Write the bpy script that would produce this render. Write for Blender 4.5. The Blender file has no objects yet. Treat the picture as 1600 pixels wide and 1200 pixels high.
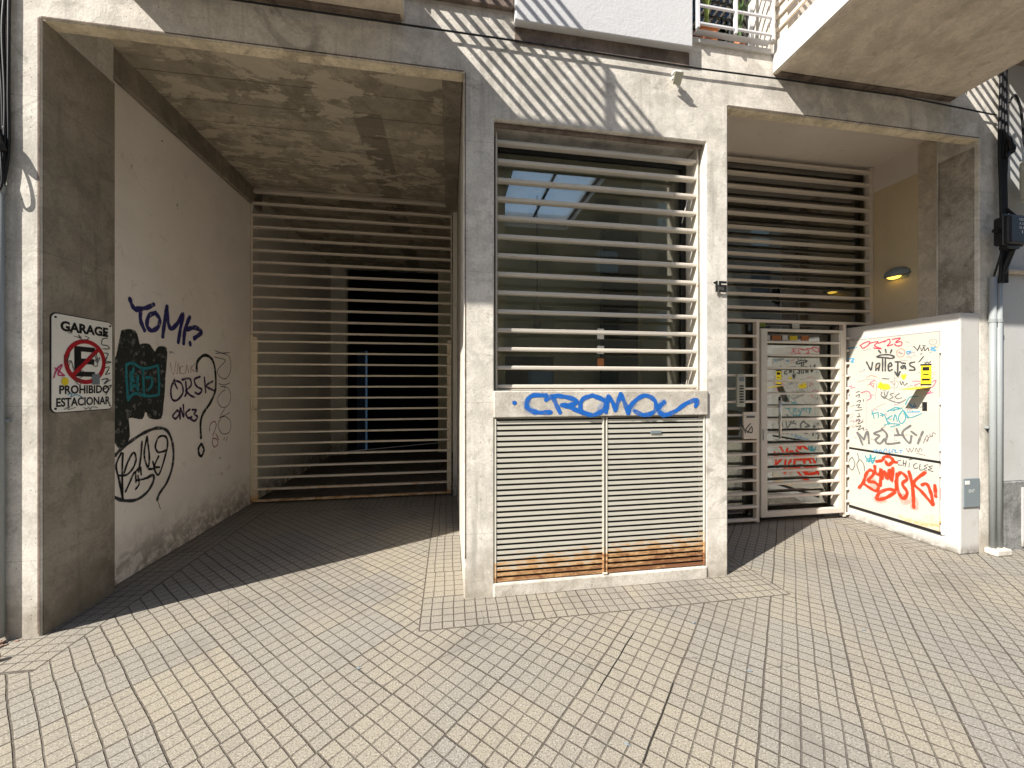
import bpy, bmesh, math, random
from mathutils import Vector
random.seed(7)
R = math.radians
sc = bpy.context.scene
col = sc.collection

# ---------------------------------------------------------------- camera, sky, sun, exposure
CAM = (0.0, -2.88, 1.6); YAW = R(9.2); F = 600.0
cd = bpy.data.cameras.new("camera"); cam = bpy.data.objects.new("camera", cd); col.objects.link(cam)
cam.location = CAM; cam.rotation_euler = (R(90), 0, -YAW)
cd.sensor_width = 36; cd.lens = 13.5; cd.clip_start = .02; cd.clip_end = 500
sc.camera = cam
w = bpy.data.worlds.new("World"); sc.world = w; w.use_nodes = True
nt = w.node_tree; bg = nt.nodes['Background']
sky = nt.nodes.new('ShaderNodeTexSky'); sky.sky_type = 'NISHITA'; sky.sun_disc = False
SD = Vector((1.527, .766, -1.57)).normalized()
sky.sun_elevation = math.asin(-SD.z); sky.sun_rotation = math.atan2(-SD.x, -SD.y)
nt.links.new(sky.outputs[0], bg.inputs[0]); bg.inputs[1].default_value = .12
sd = bpy.data.lights.new("sun", 'SUN'); sun = bpy.data.objects.new("sun", sd); col.objects.link(sun)
sd.energy = 5.0; sd.angle = R(.5); sd.color = (1, .95, .87)
sun.rotation_euler = SD.to_track_quat('-Z', 'Y').to_euler(); sun.location = (-10, -6, 12)
sc.view_settings.view_transform = 'Standard'; sc.view_settings.look = 'None'
sc.view_settings.exposure = .95; sc.view_settings.gamma = 1
sc.cycles.max_bounces = 10; sc.cycles.diffuse_bounces = 6; sc.cycles.transparent_max_bounces = 24

# ---------------------------------------------------------------- measuring helpers (photo point -> point on a known plane)
cs, sn = math.cos(YAW), math.sin(YAW)
def ray(px, py):
    u = (px-800)/F; v = (600-py)/F
    return (sn+u*cs, cs-u*sn, v)
def onY(px, py, Y=0.):
    d = ray(px, py); t = (Y-CAM[1])/d[1]
    return (t*d[0], 1.6+t*d[2])
def onX(px, py, X):
    d = ray(px, py); t = X/d[0]
    return (CAM[1]+t*d[1], 1.6+t*d[2])

# ---------------------------------------------------------------- material helpers
class NT:
    def __init__(s, name):
        s.m = bpy.data.materials.new(name); s.m.use_nodes = True
        s.t = s.m.node_tree; s.n = s.t.nodes; s.b = s.n['Principled BSDF']
        s.pos = s.n.new('ShaderNodeNewGeometry').outputs['Position']
    def N(s, k, **kw):
        n = s.n.new(k)
        for a, v in kw.items(): setattr(n, a, v)
        return n
    def put(s, sock, v):
        if isinstance(v, bpy.types.NodeSocket): s.t.links.new(v, sock)
        elif isinstance(v, (tuple, list)) and len(v) == 3 and sock.type == 'RGBA': sock.default_value = (*v, 1)
        else: sock.default_value = v
    def M(s, op, a, b=0., c=0., clamp=False):
        n = s.N('ShaderNodeMath', operation=op, use_clamp=clamp)
        s.put(n.inputs[0], a); s.put(n.inputs[1], b); s.put(n.inputs[2], c); return n.outputs[0]
    def scale(s, v, sc3):
        n = s.N('ShaderNodeVectorMath', operation='MULTIPLY'); s.put(n.inputs[0], v); n.inputs[1].default_value = sc3; return n.outputs[0]
    def noise(s, v, sc_, det=4., rough=.55, dist=0., w=None):
        n = s.N('ShaderNodeTexNoise'); s.put(n.inputs['Vector'], v); n.inputs['Scale'].default_value = sc_
        n.inputs['Detail'].default_value = det; n.inputs['Roughness'].default_value = rough; n.inputs['Distortion'].default_value = dist
        return n.outputs['Fac']
    def ramp(s, f, lo, hi, a=0., b=1.):
        n = s.N('ShaderNodeMapRange', clamp=True, interpolation_type='SMOOTHSTEP'); s.put(n.inputs[0], f)
        for i, v in enumerate((lo, hi, a, b)): s.put(n.inputs[i+1], v)
        return n.outputs[0]
    def mix(s, f, a, b, mode='MIX'):
        n = s.N('ShaderNodeMix', data_type='RGBA', blend_type=mode)
        s.put(n.inputs[0], f); s.put(n.inputs[6], a); s.put(n.inputs[7], b); return n.outputs[2]
    def xyz(s, v=None):
        n = s.N('ShaderNodeSeparateXYZ'); s.put(n.inputs[0], v or s.pos); return n.outputs
    def bump(s, h, st=.3, d=.01, nrm=None):
        n = s.N('ShaderNodeBump'); s.put(n.inputs['Height'], h); n.inputs['Strength'].default_value = st; n.inputs['Distance'].default_value = d
        if nrm: s.put(n.inputs['Normal'], nrm)
        return n.outputs[0]
    def out(s, c, rough=.8, nrm=None, metal=0., spec=.3):
        s.put(s.b.inputs['Base Color'], c); s.put(s.b.inputs['Roughness'], rough); s.put(s.b.inputs['Metallic'], metal)
        s.b.inputs['Specular IOR Level'].default_value = spec
        if nrm: s.put(s.b.inputs['Normal'], nrm)
        return s.m

def concrete(name, light, dark, stain=.5, pits=.5, boards=None, bump=.35, streak=.4, base=0):
    g = NT(name); p = g.pos
    big = g.noise(p, 1.1, 6, .6, .6); mid = g.noise(p, 5.5, 8, .65, .4); fine = g.noise(p, 60, 4, .6)
    c = g.mix(g.ramp(big, .32, .68), dark, light)
    c = g.mix(g.ramp(mid, .40, .62, .0, .6), c, tuple(min(1, v*1.2) for v in light))
    c = g.mix(g.ramp(g.noise(p, 12, 8, .75, .4), .50, .68, 0, .45), c, tuple(v*.72 for v in dark))
    if base:
        zz = g.M('ADD', g.xyz()[2], g.M('MULTIPLY', g.M('SUBTRACT', mid, .5), .5))
        c = g.mix(g.ramp(zz, .0, base, .65, 0), c, (dark[0]*.55, dark[1]*.5, dark[2]*.42))
        w1 = g.M('ABSOLUTE', g.M('SUBTRACT', g.M('FRACT', g.M('DIVIDE', g.M('ADD', g.xyz()[2], g.M('MULTIPLY', g.noise(p, 2.5, 3), .02)), .98)), .5))
        c = g.mix(g.ramp(w1, .0, .004, .45, 0), c, tuple(v*.5 for v in dark))
    st = g.noise(g.scale(p, (9, 9, .7)), 1., 5, .6)
    c = g.mix(g.ramp(st, .52, .72, 0, streak), c, tuple(v*.62 for v in dark))
    blot = g.noise(p, 2.3, 10, .75, 1.2)
    c = g.mix(g.ramp(blot, .56, .66, 0, stain), c, tuple(v*.5 for v in (dark[0], dark[1]*.95, dark[2]*.88)))
    edge = g.M('ABSOLUTE', g.M('SUBTRACT', blot, .47))
    c = g.mix(g.ramp(edge, .0, .012, stain*.45, 0), c, tuple(v*.55 for v in dark))
    c = g.mix(g.ramp(fine, .3, .75, 0, .28), c, tuple(v*.6 for v in dark))
    v = g.N('ShaderNodeTexVoronoi'); g.put(v.inputs['Vector'], p); v.inputs['Scale'].default_value = 38; v.inputs['Randomness'].default_value = 1
    cell = v.outputs['Color']; cx = g.xyz(cell)
    pit = g.M('MULTIPLY', g.ramp(v.outputs['Distance'], .06, .17, 1, 0), g.M('GREATER_THAN', cx[0], .72))
    c = g.mix(g.M('MULTIPLY', pit, pits), c, tuple(v_*.3 for v_ in dark))
    h = g.M('ADD', g.M('MULTIPLY', mid, .6), g.M('MULTIPLY', fine, .25)); h = g.M('SUBTRACT', h, g.M('MULTIPLY', pit, .5))
    if boards:
        x = g.xyz()
        wob = g.M('MULTIPLY', g.noise(p, 3, 3), .02)
        t = g.M('FRACT', g.M('DIVIDE', g.M('ADD', x[boards[0]], wob), boards[1]))
        ln = g.ramp(g.M('ABSOLUTE', g.M('SUBTRACT', t, .5)), .0, .028, 1, 0)
        idx = g.M('FLOOR', g.M('DIVIDE', g.M('ADD', x[boards[0]], wob), boards[1]))
        wn = g.N('ShaderNodeTexWhiteNoise', noise_dimensions='1D'); g.put(wn.inputs['W'], idx)
        c = g.mix(g.M('MULTIPLY', wn.outputs['Value'], .32), c, tuple(v_*.7 for v_ in dark))
        c = g.mix(g.M('MULTIPLY', ln, .75), c, tuple(v_*.32 for v_ in dark))
        sxx = g.M('ABSOLUTE', g.M('ADD', x[0], .80))
        c = g.mix(g.M('MULTIPLY', g.ramp(sxx, .13, .15, .55, 0), g.ramp(x[1], 1.0, 1.02)), c, tuple(v_*.45 for v_ in dark))
        pl = g.noise(g.scale(p, (.8, 1.6, 1)), 2.9, 8, .68, .45)
        c = g.mix(g.ramp(pl, .52, .545, 0, .7), c, tuple(min(1, v_*1.25) for v_ in light))
        h = g.M('SUBTRACT', h, g.M('MULTIPLY', ln, .8))
    return g.out(c, .88, g.bump(h, bump, .012))

def painted(name, light, dirt, amount=.5, low=0., bump=.15, chips=.5, rough=.75):
    g = NT(name); p = g.pos
    a = g.noise(p, 1.3, 7, .62, .5); b = g.noise(p, 8, 8, .7, .8); f = g.noise(p, 45, 3)
    c = g.mix(g.ramp(a, .38, .68, 0, .5*amount), light, dirt)
    c = g.mix(g.ramp(b, .57, .7, 0, amount), c, dirt)
    if low:
        z = g.xyz()[2]
        c = g.mix(g.M('MULTIPLY', g.ramp(z, .0, low, 1, 0), g.ramp(b, .36, .6, .2, 1)), c, tuple(v*.55 for v in dirt))
    sp = g.noise(g.scale(p, (1, 1, .55)), 13, 3, .8, .6)
    c = g.mix(g.ramp(sp, .68, .74, 0, chips), c, tuple(v*.4 for v in dirt))
    h = g.M('ADD', g.M('MULTIPLY', b, .5), g.M('MULTIPLY', f, .25))
    return g.out(c, rough, g.bump(h, bump, .01))

def metal_paint(name, c0, rust=0., rust_low=None, rough=.45, spots=.15):
    g = NT(name); p = g.pos; x = g.xyz()
    n = g.noise(p, 3, 5, .6); f = g.noise(g.scale(p, (1, 1, 1)), 28, 5, .7)
    c = g.mix(g.ramp(n, .35, .7, 0, .25), c0, tuple(v*.72 for v in c0))
    h = f
    rn = g.noise(g.scale(p, (5, 5, 16)), 1.4, 8, .7, .4); rn2 = g.noise(g.scale(p, (22, 22, 30)), 1., 5, .7)
    sp = g.ramp(g.M('ADD', g.M('MULTIPLY', rn, .6), g.M('MULTIPLY', rn2, .4)), .60, .66)
    c = g.mix(g.M('MULTIPLY', sp, spots), c, (.30, .13, .05))
    if rust_low:
        z0, z1, amt = rust_low[:3]
        grad = g.ramp(x[2], z0, z1, amt, -.45)
        if len(rust_low) > 3: grad = g.M('ADD', grad, g.ramp(x[rust_low[3]], rust_low[4], rust_low[5], -.03, .10))
        m = g.M('ADD', g.M('ADD', g.M('MULTIPLY', rn, .8), g.M('MULTIPLY', rn2, .35)), grad)
        c = g.mix(g.ramp(m, .66, .86, 0, .8), c, (.62, .33, .10))
        c = g.mix(g.ramp(m, .80, 1.0, 0, .9), c, (.20, .075, .035))
    return g.out(c, rough, g.bump(h, .06, .004))

def plain(name, c, rough=.6, metal=0., var=.2, spec=.3):
    g = NT(name); n = g.noise(g.pos, 9, 5)
    return g.out(g.mix(g.ramp(n, .3, .75, 0, var), c, tuple(v*.5 for v in c)), rough, g.bump(n, .05, .004), metal, spec)

def spray(name, c, soft=.55, dens=1.):
    """paint laid on a wall: opaque core, ragged edge; 'v' attribute is 0 at the ribbon edge, 1 in the core"""
    g = NT(name)
    at = g.N('ShaderNodeAttribute', attribute_name='v'); n = g.noise(g.pos, 150, 4, .7); n2 = g.noise(g.pos, 22, 3)
    a = g.ramp(g.M('ADD', at.outputs['Fac'], g.M('MULTIPLY', g.M('SUBTRACT', n, .5), .8)), .12, .12+soft, 0, dens)
    a = g.M('MULTIPLY', a, g.ramp(n2, .30, .52, .6, 1)); a = g.M('MULTIPLY', a, g.ramp(g.noise(g.pos, 70, 6, .8), .62, .7, 1, .35))
    g.put(g.b.inputs['Alpha'], a)
    return g.out(g.mix(g.ramp(n2, .3, .7, 0, .3), c, tuple(v*.6 for v in c)), .6)

def glass(name, tint=(.75, .78, .72), k=1.6, add=.03):
    g = NT(name); g.n.remove(g.b)
    tr = g.N('ShaderNodeBsdfTransparent'); tr.inputs[0].default_value = (*tint, 1)
    gl = g.N('ShaderNodeBsdfGlossy'); gl.inputs['Roughness'].default_value = .012; gl.inputs[0].default_value = (.95, .97, .95, 1)
    fr = g.N('ShaderNodeFresnel'); fr.inputs[0].default_value = 1.5
    mx = g.N('ShaderNodeMixShader'); g.put(mx.inputs[0], g.M('ADD', g.M('MULTIPLY', fr.outputs[0], k), add, clamp=True))
    g.t.links.new(tr.outputs[0], mx.inputs[1]); g.t.links.new(gl.outputs[0], mx.inputs[2])
    g.t.links.new(mx.outputs[0], g.n['Material Output'].inputs[0])
    return g.m

def pavement_mat():
    g = NT('paving'); x = g.xyz(); X, Y = x[0], x[1]; p = g.pos
    wob = g.noise(p, 2.2, 2); wob2 = g.noise(g.scale(p, (1, 1, 1)), 17, 2)
    # axis-aligned borders beside the walls and columns
    def band(v, a, b): return g.M('MULTIPLY', g.M('GREATER_THAN', v, a), g.M('LESS_THAN', v, b))
    m = g.M('MULTIPLY', g.M('GREATER_THAN', Y, -.34), g.M('LESS_THAN', X, -2.29))
    m = g.M('MAXIMUM', m, g.M('MULTIPLY', band(X, -.195, .2), g.M('GREATER_THAN', Y, -.33)))
    m = g.M('MAXIMUM', m, g.M('MULTIPLY', band(X, -.195, 2.56), band(Y, -.33, .02)))
    m = g.M('MAXIMUM', m, g.M('MULTIPLY', band(X, 2.2, 2.56), g.M('GREATER_THAN', Y, -.33)))
    m = g.M('MAXIMUM', m, g.M('MULTIPLY', g.M('GREATER_THAN', X, 4.40), g.M('GREATER_THAN', Y, .12)))
    m = g.M('MAXIMUM', m, g.M('MULTIPLY', band(X, -3, .2), g.M('GREATER_THAN', Y, 2.30)))
    r2 = .70710678
    a = g.M('MULTIPLY', g.M('ADD', X, Y), r2); b = g.M('MULTIPLY', g.M('SUBTRACT', X, Y), r2)
    def sel(u, v): return g.M('ADD', g.M('MULTIPLY', u, g.M('SUBTRACT', 1., m)), g.M('MULTIPLY', v, m))
    P = .0775; TL = P*5
    U = sel(a, g.M('ADD', X, .184)); V = sel(b, g.M('ADD', Y, .32))
    U = g.M('ADD', U, g.M('MULTIPLY', wob, .022)); V = g.M('ADD', V, g.M('MULTIPLY', g.noise(g.scale(p, (1.1, .9, 1)), 2.1, 2), .022))
    # rows are laid half a tile out of step now and then
    row = g.M('FLOOR', g.M('DIVIDE', V, TL))
    wr = g.N('ShaderNodeTexWhiteNoise', noise_dimensions='1D'); g.put(wr.inputs['W'], row)
    U = g.M('ADD', U, g.M('MULTIPLY', wr.outputs['Value'], .012))
    def dist(v, per):
        t = g.M('FRACT', g.M('DIVIDE', v, per)); return g.M('MULTIPLY', g.M('SUBTRACT', .5, g.M('ABSOLUTE', g.M('SUBTRACT', t, .5))), per)
    du, dv = dist(U, P), dist(V, P); tu, tv = dist(U, TL), dist(V, TL)
    jn = g.M('MULTIPLY', g.M('SUBTRACT', wob2, .5), .0022)
    g1 = g.ramp(g.M('ADD', du, jn), .0020, .0052, 1, 0); g2 = g.ramp(g.M('ADD', dv, jn), .0017, .0048, 1, 0)
    t1 = g.ramp(g.M('ADD', g.M('MINIMUM', tu, tv), jn), .0024, .0062, 1, 0)
    fade = g.ramp(g.noise(p, 1.7, 3), .35, .6, .72, 1.)
    groove = g.M('MAXIMUM', g.M('MULTIPLY', g.M('MAXIMUM', g1, g.M('MULTIPLY', g2, .85)), fade), t1)
    def line(d, cond): return g.M('MULTIPLY', g.ramp(g.M('ADD', g.M('ABSOLUTE', d), jn), .0026, .0062, 1, 0), cond)
    for e_ in (line(g.M('ADD', X, 2.29), g.M('GREATER_THAN', Y, -.34)), line(g.M('ADD', Y, .34), g.M('LESS_THAN', X, -2.29)), line(g.M('ADD', X, .195), g.M('GREATER_THAN', Y, -.33)),
               line(g.M('ADD', Y, .33), band(X, -.195, 2.56)), line(g.M('SUBTRACT', X, 2.56), band(Y, -.33, 1.1)), line(g.M('SUBTRACT', X, 4.40), g.M('GREATER_THAN', Y, .12)), line(g.M('SUBTRACT', Y, 2.30), band(X, -3, .2))):
        groove = g.M('MAXIMUM', groove, e_)
    # per-tile tint
    cx = g.N('ShaderNodeCombineXYZ'); g.put(cx.inputs[0], g.M('FLOOR', g.M('DIVIDE', U, TL))); g.put(cx.inputs[1], row); g.put(cx.inputs[2], m)
    wn = g.N('ShaderNodeTexWhiteNoise'); g.put(wn.inputs['Vector'], cx.outputs[0]); wc = g.xyz(wn.outputs['Color'])
    cp = g.N('ShaderNodeCombineXYZ'); g.put(cp.inputs[0], g.M('FLOOR', g.M('DIVIDE', U, P))); g.put(cp.inputs[1], g.M('FLOOR', g.M('DIVIDE', V, P)))
    wp = g.N('ShaderNodeTexWhiteNoise'); g.put(wp.inputs['Vector'], cp.outputs[0])
    c = g.mix(g.ramp(wc[0], .0, 1., 0, 1), (.285, .252, .194), (.252, .228, .186))
    c = g.mix(g.ramp(wc[1], .70, .9, 0, .55), c, (.225, .213, .195))
    c = g.mix(g.M('MULTIPLY', wp.outputs['Value'], .16), c, (.195, .18, .155))
    big = g.noise(p, .9, 5, .6, .5); c = g.mix(g.ramp(big, .42, .66, 0, .5), c, (.22, .207, .188))
    # exposed aggregate
    sp = g.noise(p, 125, 2, .85); sp2 = g.noise(p, 75, 3, .7)
    c = g.mix(g.ramp(sp, .53, .64, 0, .85), c, (.10, .09, .075)); c = g.mix(g.ramp(sp, .44, .34, 0, .65), c, (.48, .45, .385))
    c = g.mix(g.ramp(sp2, .55, .75, 0, .35), c, (.27, .25, .22))
    c = g.mix(g.ramp(g.noise(p, 5, 8, .75, 1.), .55, .72, 0, .55), c, (.16, .145, .12))
    c = g.mix(g.ramp(g.noise(p, 1.6, 9, .7, .8), .52, .66, 0, .45), c, (.165, .15, .13))
    grit = g.noise(p, 33, 5, .8, .5); c = g.mix(g.ramp(grit, .66, .72, 0, .7), c, (.10, .09, .075))
    gum = g.N('ShaderNodeTexVoronoi'); g.put(gum.inputs['Vector'], g.scale(p, (1, 1, .01))); gum.inputs['Scale'].default_value = 2.6
    gs = g.xyz(gum.outputs['Color'])
    c = g.mix(g.M('MULTIPLY', g.ramp(g.M('ADD', gum.outputs['Distance'], g.M('MULTIPLY', wob2, .02)), .022, .04, .8, 0), g.M('GREATER_THAN', gs[0], .6)), c, (.12, .12, .11))
    c = g.mix(g.M('MULTIPLY', groove, g.ramp(g.noise(p, 40, 2), .25, .6, .6, .95)), c, (.078, .064, .05))
    ck = g.M('MULTIPLY', g.ramp(g.M('ABSOLUTE', g.M('SUBTRACT', V, 1.24)), .0018, .0045, 1, 0), band(a, -.15, .42))
    ck = g.M('MAXIMUM', ck, g.M('MULTIPLY', g.ramp(g.M('ABSOLUTE', g.M('SUBTRACT', V, 1.55)), .0015, .004, 1, 0), band(a, -.40, .14)))
    c = g.mix(ck, c, (.015, .013, .011)); groove = g.M('MAXIMUM', groove, ck)
    # hairline cracks
    vc = g.N('ShaderNodeTexVoronoi', feature='DISTANCE_TO_EDGE'); g.put(vc.inputs['Vector'], g.mix(.13, p, g.noise(p, 3, 4), 'ADD')); vc.inputs['Scale'].default_value = .75
    c = g.mix(g.M('MULTIPLY', g.ramp(vc.outputs['Distance'], .0, .0028, .8, 0), g.ramp(g.noise(p, .8, 2), .52, .58)), c, (.09, .08, .07))
    h = g.M('SUBTRACT', g.M('ADD', g.M('MULTIPLY', sp, .10), g.M('MULTIPLY', sp2, .08)), groove)
    h = g.M('ADD', h, g.M('MULTIPLY', wc[2], .25))
    return g.out(c, .82, g.bump(h, .9, .006), 0, .25)

M = {}
M['pave'] = pavement_mat()
M['facade'] = concrete('facade_concrete', (.74, .695, .62), (.50, .465, .405), .5, .85, base=.38, bump=.6, streak=.6)
M['dark_conc'] = concrete('dark_render', (.34, .295, .235), (.21, .18, .14), .4, .5, streak=.45, base=.5, bump=.6)  # pilaster and beam render, darker in tone than the facade
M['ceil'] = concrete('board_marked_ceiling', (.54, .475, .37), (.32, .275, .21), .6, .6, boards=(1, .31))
M['soffit'] = concrete('soffit_concrete', (.66, .57, .46), (.50, .43, .34), .55, .8, streak=.1)
M['lip'] = concrete('lintel_underside', (.84, .72, .53), (.50, .42, .30), .6, .8)
M['rough'] = concrete('patchy_render', (.50, .45, .38), (.20, .17, .135), .9, .8, bump=2.2, streak=.8)
M['sill'] = concrete('sill_concrete', (.60, .56, .49), (.42, .38, .32), .45, .8, bump=.7)
M['stained'] = concrete('rain_stain_and_edge_shade', (.26, .20, .16), (.10, .075, .06), .8, .6, bump=.7, streak=.8)  # rain stains; also the dark tone of the painted shadow lines at opening edges
M['white'] = painted('white_painted_wall', (.90, .83, .755), (.58, .50, .42), .42, .5, .25, .85)
M['whiteb'] = painted('white_render', (.54, .52, .49), (.37, .335, .285), .45, .12, .35, .6)
M['bay'] = painted('grey_white_render', (.60, .60, .605), (.47, .46, .455), .3, 0, .6, .15)
M['beige'] = painted('beige_paint', (.60, .49, .32), (.42, .335, .21), .4, 0, .12, .2)
M['ceilw'] = painted('pale_ceiling', (.72, .645, .575), (.50, .43, .36), .45, 0, .15, .7)
M['neigh'] = painted('neighbour_render', (.50, .50, .485), (.36, .34, .31), .6, 0, .4, .6)
M['dado'] = concrete('rough_grey_dado', (.30, .30, .29), (.14, .14, .135), .5, .9, bump=1.6)
M['slat'] = metal_paint('cream_slats', (.72, .63, .53), spots=.6)
M['slatw'] = metal_paint('pale_slats', (.62, .57, .49), spots=.65)
M['gate'] = metal_paint('cream_gate_paint', (.78, .68, .51), rust_low=(.0, .5, .30), spots=.6)
M['slatg'] = metal_paint('gate_slats', (.82, .735, .60), rust_low=(.0, .75, .26), spots=.6)
M['louvre'] = metal_paint('rusting_louvre_paint', (.60, .575, .495), rust_low=(.05, .74, .36, 0, .2, 2.1), spots=.35)
M['cabd'] = metal_paint('rusting_cabinet_paint', (.50, .48, .42), rust_low=(.1, .66, .15, 1, .75, .12), spots=.4)
M['darkmetal'] = plain('dark_metal', (.05, .05, .047), .5, .3)
M['steel'] = plain('brushed_steel', (.55, .55, .53), .3, .9)
M['galv'] = metal_paint('galvanised_conduit', (.28, .30, .30), spots=.3, rough=.35)
M['greybox'] = metal_paint('grey_enamel', (.20, .235, .25), spots=.6)
M['black'] = plain('black_rubber', (.012, .012, .013), .45, 0, .2)
M['blackp'] = plain('black_plastic', (.02, .02, .022), .35, 0, .2)
M['creambox'] = plain('cream_plastic', (.50, .49, .40), .5)
M['signw'] = painted('enamelled_sign', (.86, .83, .76), (.60, .56, .49), .35, 0, .03, .25, .3)
M['ink'] = plain('black_enamel', (.018, .018, .018), .4)
M['red'] = plain('red_enamel', (.42, .02, .028), .4)
M['white_p'] = plain('white_sticker', (.75, .75, .72), .5)
M['yellow'] = plain('yellow_sticker', (.80, .62, .03), .5)
M['room'] = painted('lobby_wall', (.80, .76, .58), (.70, .66, .50), .3, 0, .05, 0)
M['roomdark'] = plain('dark_cladding', (.10, .10, .088), .3)
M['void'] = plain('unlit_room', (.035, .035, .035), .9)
M['blue'] = plain('blue_door_paint', (.012, .035, .07), .5)
M['gfloor'] = concrete('garage_floor', (.18, .16, .14), (.10, .09, .08), .5, .3)
M['inner'] = painted('garage_inner_wall', (.80, .76, .68), (.52, .48, .42), .4, .5, .2, .5)
M['glass'] = glass('window_glass', (.96, .95, .90), 1.1, .015)
M['glassd'] = glass('door_glass', (.80, .81, .74), 2.2, .12)
fr_ = NT('dusty_added_skylight'); fr_.n.remove(fr_.b)
a_ = fr_.N('ShaderNodeBsdfTransparent'); a_.inputs[0].default_value = (.75, .78, .78, 1); b_ = fr_.N('ShaderNodeBsdfTranslucent'); b_.inputs[0].default_value = (.8, .8, .76, 1); m_ = fr_.N('ShaderNodeMixShader'); m_.inputs[0].default_value = .35
fr_.t.links.new(a_.outputs[0], m_.inputs[1]); fr_.t.links.new(b_.outputs[0], m_.inputs[2]); fr_.t.links.new(m_.outputs[0], fr_.n['Material Output'].inputs[0]); M['frost'] = fr_.m
M['terra'] = plain('terracotta', (.50, .19, .07), .7)
M['leaf'] = plain('leaf_green', (.07, .13, .03), .5)
M['leaf2'] = plain('leaf_yellow_green', (.28, .36, .08), .5)
M['curtain'] = plain('pale_curtain', (.60, .67, .63), .9)
M['rail'] = metal_paint('white_rail', (.66, .66, .68), spots=.4)
M['asphalt'] = concrete('asphalt', (.06, .06, .06), (.045, .045, .045), .3, .3)
M['oppo'] = concrete('opposite_render', (.40, .33, .24), (.30, .25, .18), .3, .2)
M['brick'] = concrete('broken_brick', (.35, .24, .18), (.20, .13, .10), .5, .6)
lamp_m = NT('lit_lamp_glass'); lamp_m.put(lamp_m.b.inputs['Emission Color'], (1, .62, .08)); lamp_m.b.inputs['Emission Strength'].default_value = 1.6
M['lamp'] = lamp_m.out((.8, .6, .2), .3)
M['chrome'] = plain('chrome', (.6, .6, .6), .15, 1.)

# ---------------------------------------------------------------- mesh helpers
class MB:
    def __init__(s): s.v = []; s.f = []; s.a = []
    def box(s, x0, x1, y0, y1, z0, z1):
        b = len(s.v); s.v += [(x, y, z) for z in (z0, z1) for y in (y0, y1) for x in (x0, x1)]
        s.f += [tuple(b+i for i in q) for q in ((0,2,3,1),(4,5,7,6),(0,1,5,4),(2,6,7,3),(0,4,6,2),(1,3,7,5))]; return s
    def slat(s, x0, x1, y0, y1, z0, z1, j=.0016):
        b = len(s.v); s.box(x0, x1, y0, y1, z0, z1); a, c = random.uniform(-j, j), random.uniform(-j, j); e, f = random.uniform(-j, j), random.uniform(-j, j)
        for i in range(b, b+8):
            x, y, z = s.v[i]; s.v[i] = (x, y+(e if x == x0 else f), z+(a if x == x0 else c))
        return s
    def poly(s, pts): b = len(s.v); s.v += list(pts); s.f.append(tuple(range(b, b+len(pts)))); return s
    def prism(s, pts, off):
        n = len(pts); b = len(s.v); s.v += list(pts)+[tuple(p[i]+off[i] for i in range(3)) for p in pts]
        s.f.append(tuple(range(b+n-1, b-1, -1))); s.f.append(tuple(range(b+n, b+2*n)))
        for i in range(n): j = (i+1) % n; s.f.append((b+i, b+j, b+n+j, b+n+i))
        return s
    def tube(s, path, r, n=10):
        P = [Vector(p) for p in path]; b = len(s.v); up = Vector((0, 0, 1))
        for i, p in enumerate(P):
            t = (P[min(i+1, len(P)-1)]-P[max(i-1, 0)]).normalized()
            u = t.cross(up if abs(t.z) < .9 else Vector((0, 1, 0))).normalized(); q = t.cross(u)
            rr = r[i] if isinstance(r, (list, tuple)) else r
            for k in range(n):
                a = 2*math.pi*k/n; s.v.append(tuple(p+u*math.cos(a)*rr+q*math.sin(a)*rr))
        for i in range(len(P)-1):
            for k in range(n):
                k2 = (k+1) % n; s.f.append((b+i*n+k, b+i*n+k2, b+(i+1)*n+k2, b+(i+1)*n+k))
        s.f.append(tuple(b+k for k in range(n-1, -1, -1))); s.f.append(tuple(b+(len(P)-1)*n+k for k in range(n)))
        return s
    def csg(s, add, sub=()):
        allb = list(add)+list(sub); G = []
        for ax in range(3): G.append(sorted({round(v, 5) for b in add for v in b[2*ax:2*ax+2]} | {round(v, 5) for b in sub for v in b[2*ax:2*ax+2] if min(c[2*ax] for c in add) < v < max(c[2*ax+1] for c in add)}))
        xs, ys, zs = G
        def inside(c, b): return b[0] < c[0] < b[1] and b[2] < c[1] < b[3] and b[4] < c[2] < b[5]
        F_ = {}
        for i in range(len(xs)-1):
            for j in range(len(ys)-1):
                for k in range(len(zs)-1):
                    c = ((xs[i]+xs[i+1])/2, (ys[j]+ys[j+1])/2, (zs[k]+zs[k+1])/2)
                    if any(inside(c, b) for b in add) and not any(inside(c, b) for b in sub): F_[(i, j, k)] = 1
        idx = {}
        def V(i, j, k):
            if (i, j, k) not in idx: idx[(i, j, k)] = len(s.v); s.v.append((xs[i], ys[j], zs[k]))
            return idx[(i, j, k)]
        for (i, j, k) in F_:
            if (i-1, j, k) not in F_: s.f.append((V(i,j,k), V(i,j,k+1), V(i,j+1,k+1), V(i,j+1,k)))
            if (i+1, j, k) not in F_: s.f.append((V(i+1,j,k), V(i+1,j+1,k), V(i+1,j+1,k+1), V(i+1,j,k+1)))
            if (i, j-1, k) not in F_: s.f.append((V(i,j,k), V(i+1,j,k), V(i+1,j,k+1), V(i,j,k+1)))
            if (i, j+1, k) not in F_: s.f.append((V(i,j+1,k), V(i,j+1,k+1), V(i+1,j+1,k+1), V(i+1,j+1,k)))
            if (i, j, k-1) not in F_: s.f.append((V(i,j,k), V(i,j+1,k), V(i+1,j+1,k), V(i+1,j,k)))
            if (i, j, k+1) not in F_: s.f.append((V(i,j,k+1), V(i+1,j,k+1), V(i+1,j+1,k+1), V(i,j+1,k+1)))
        return s

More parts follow.
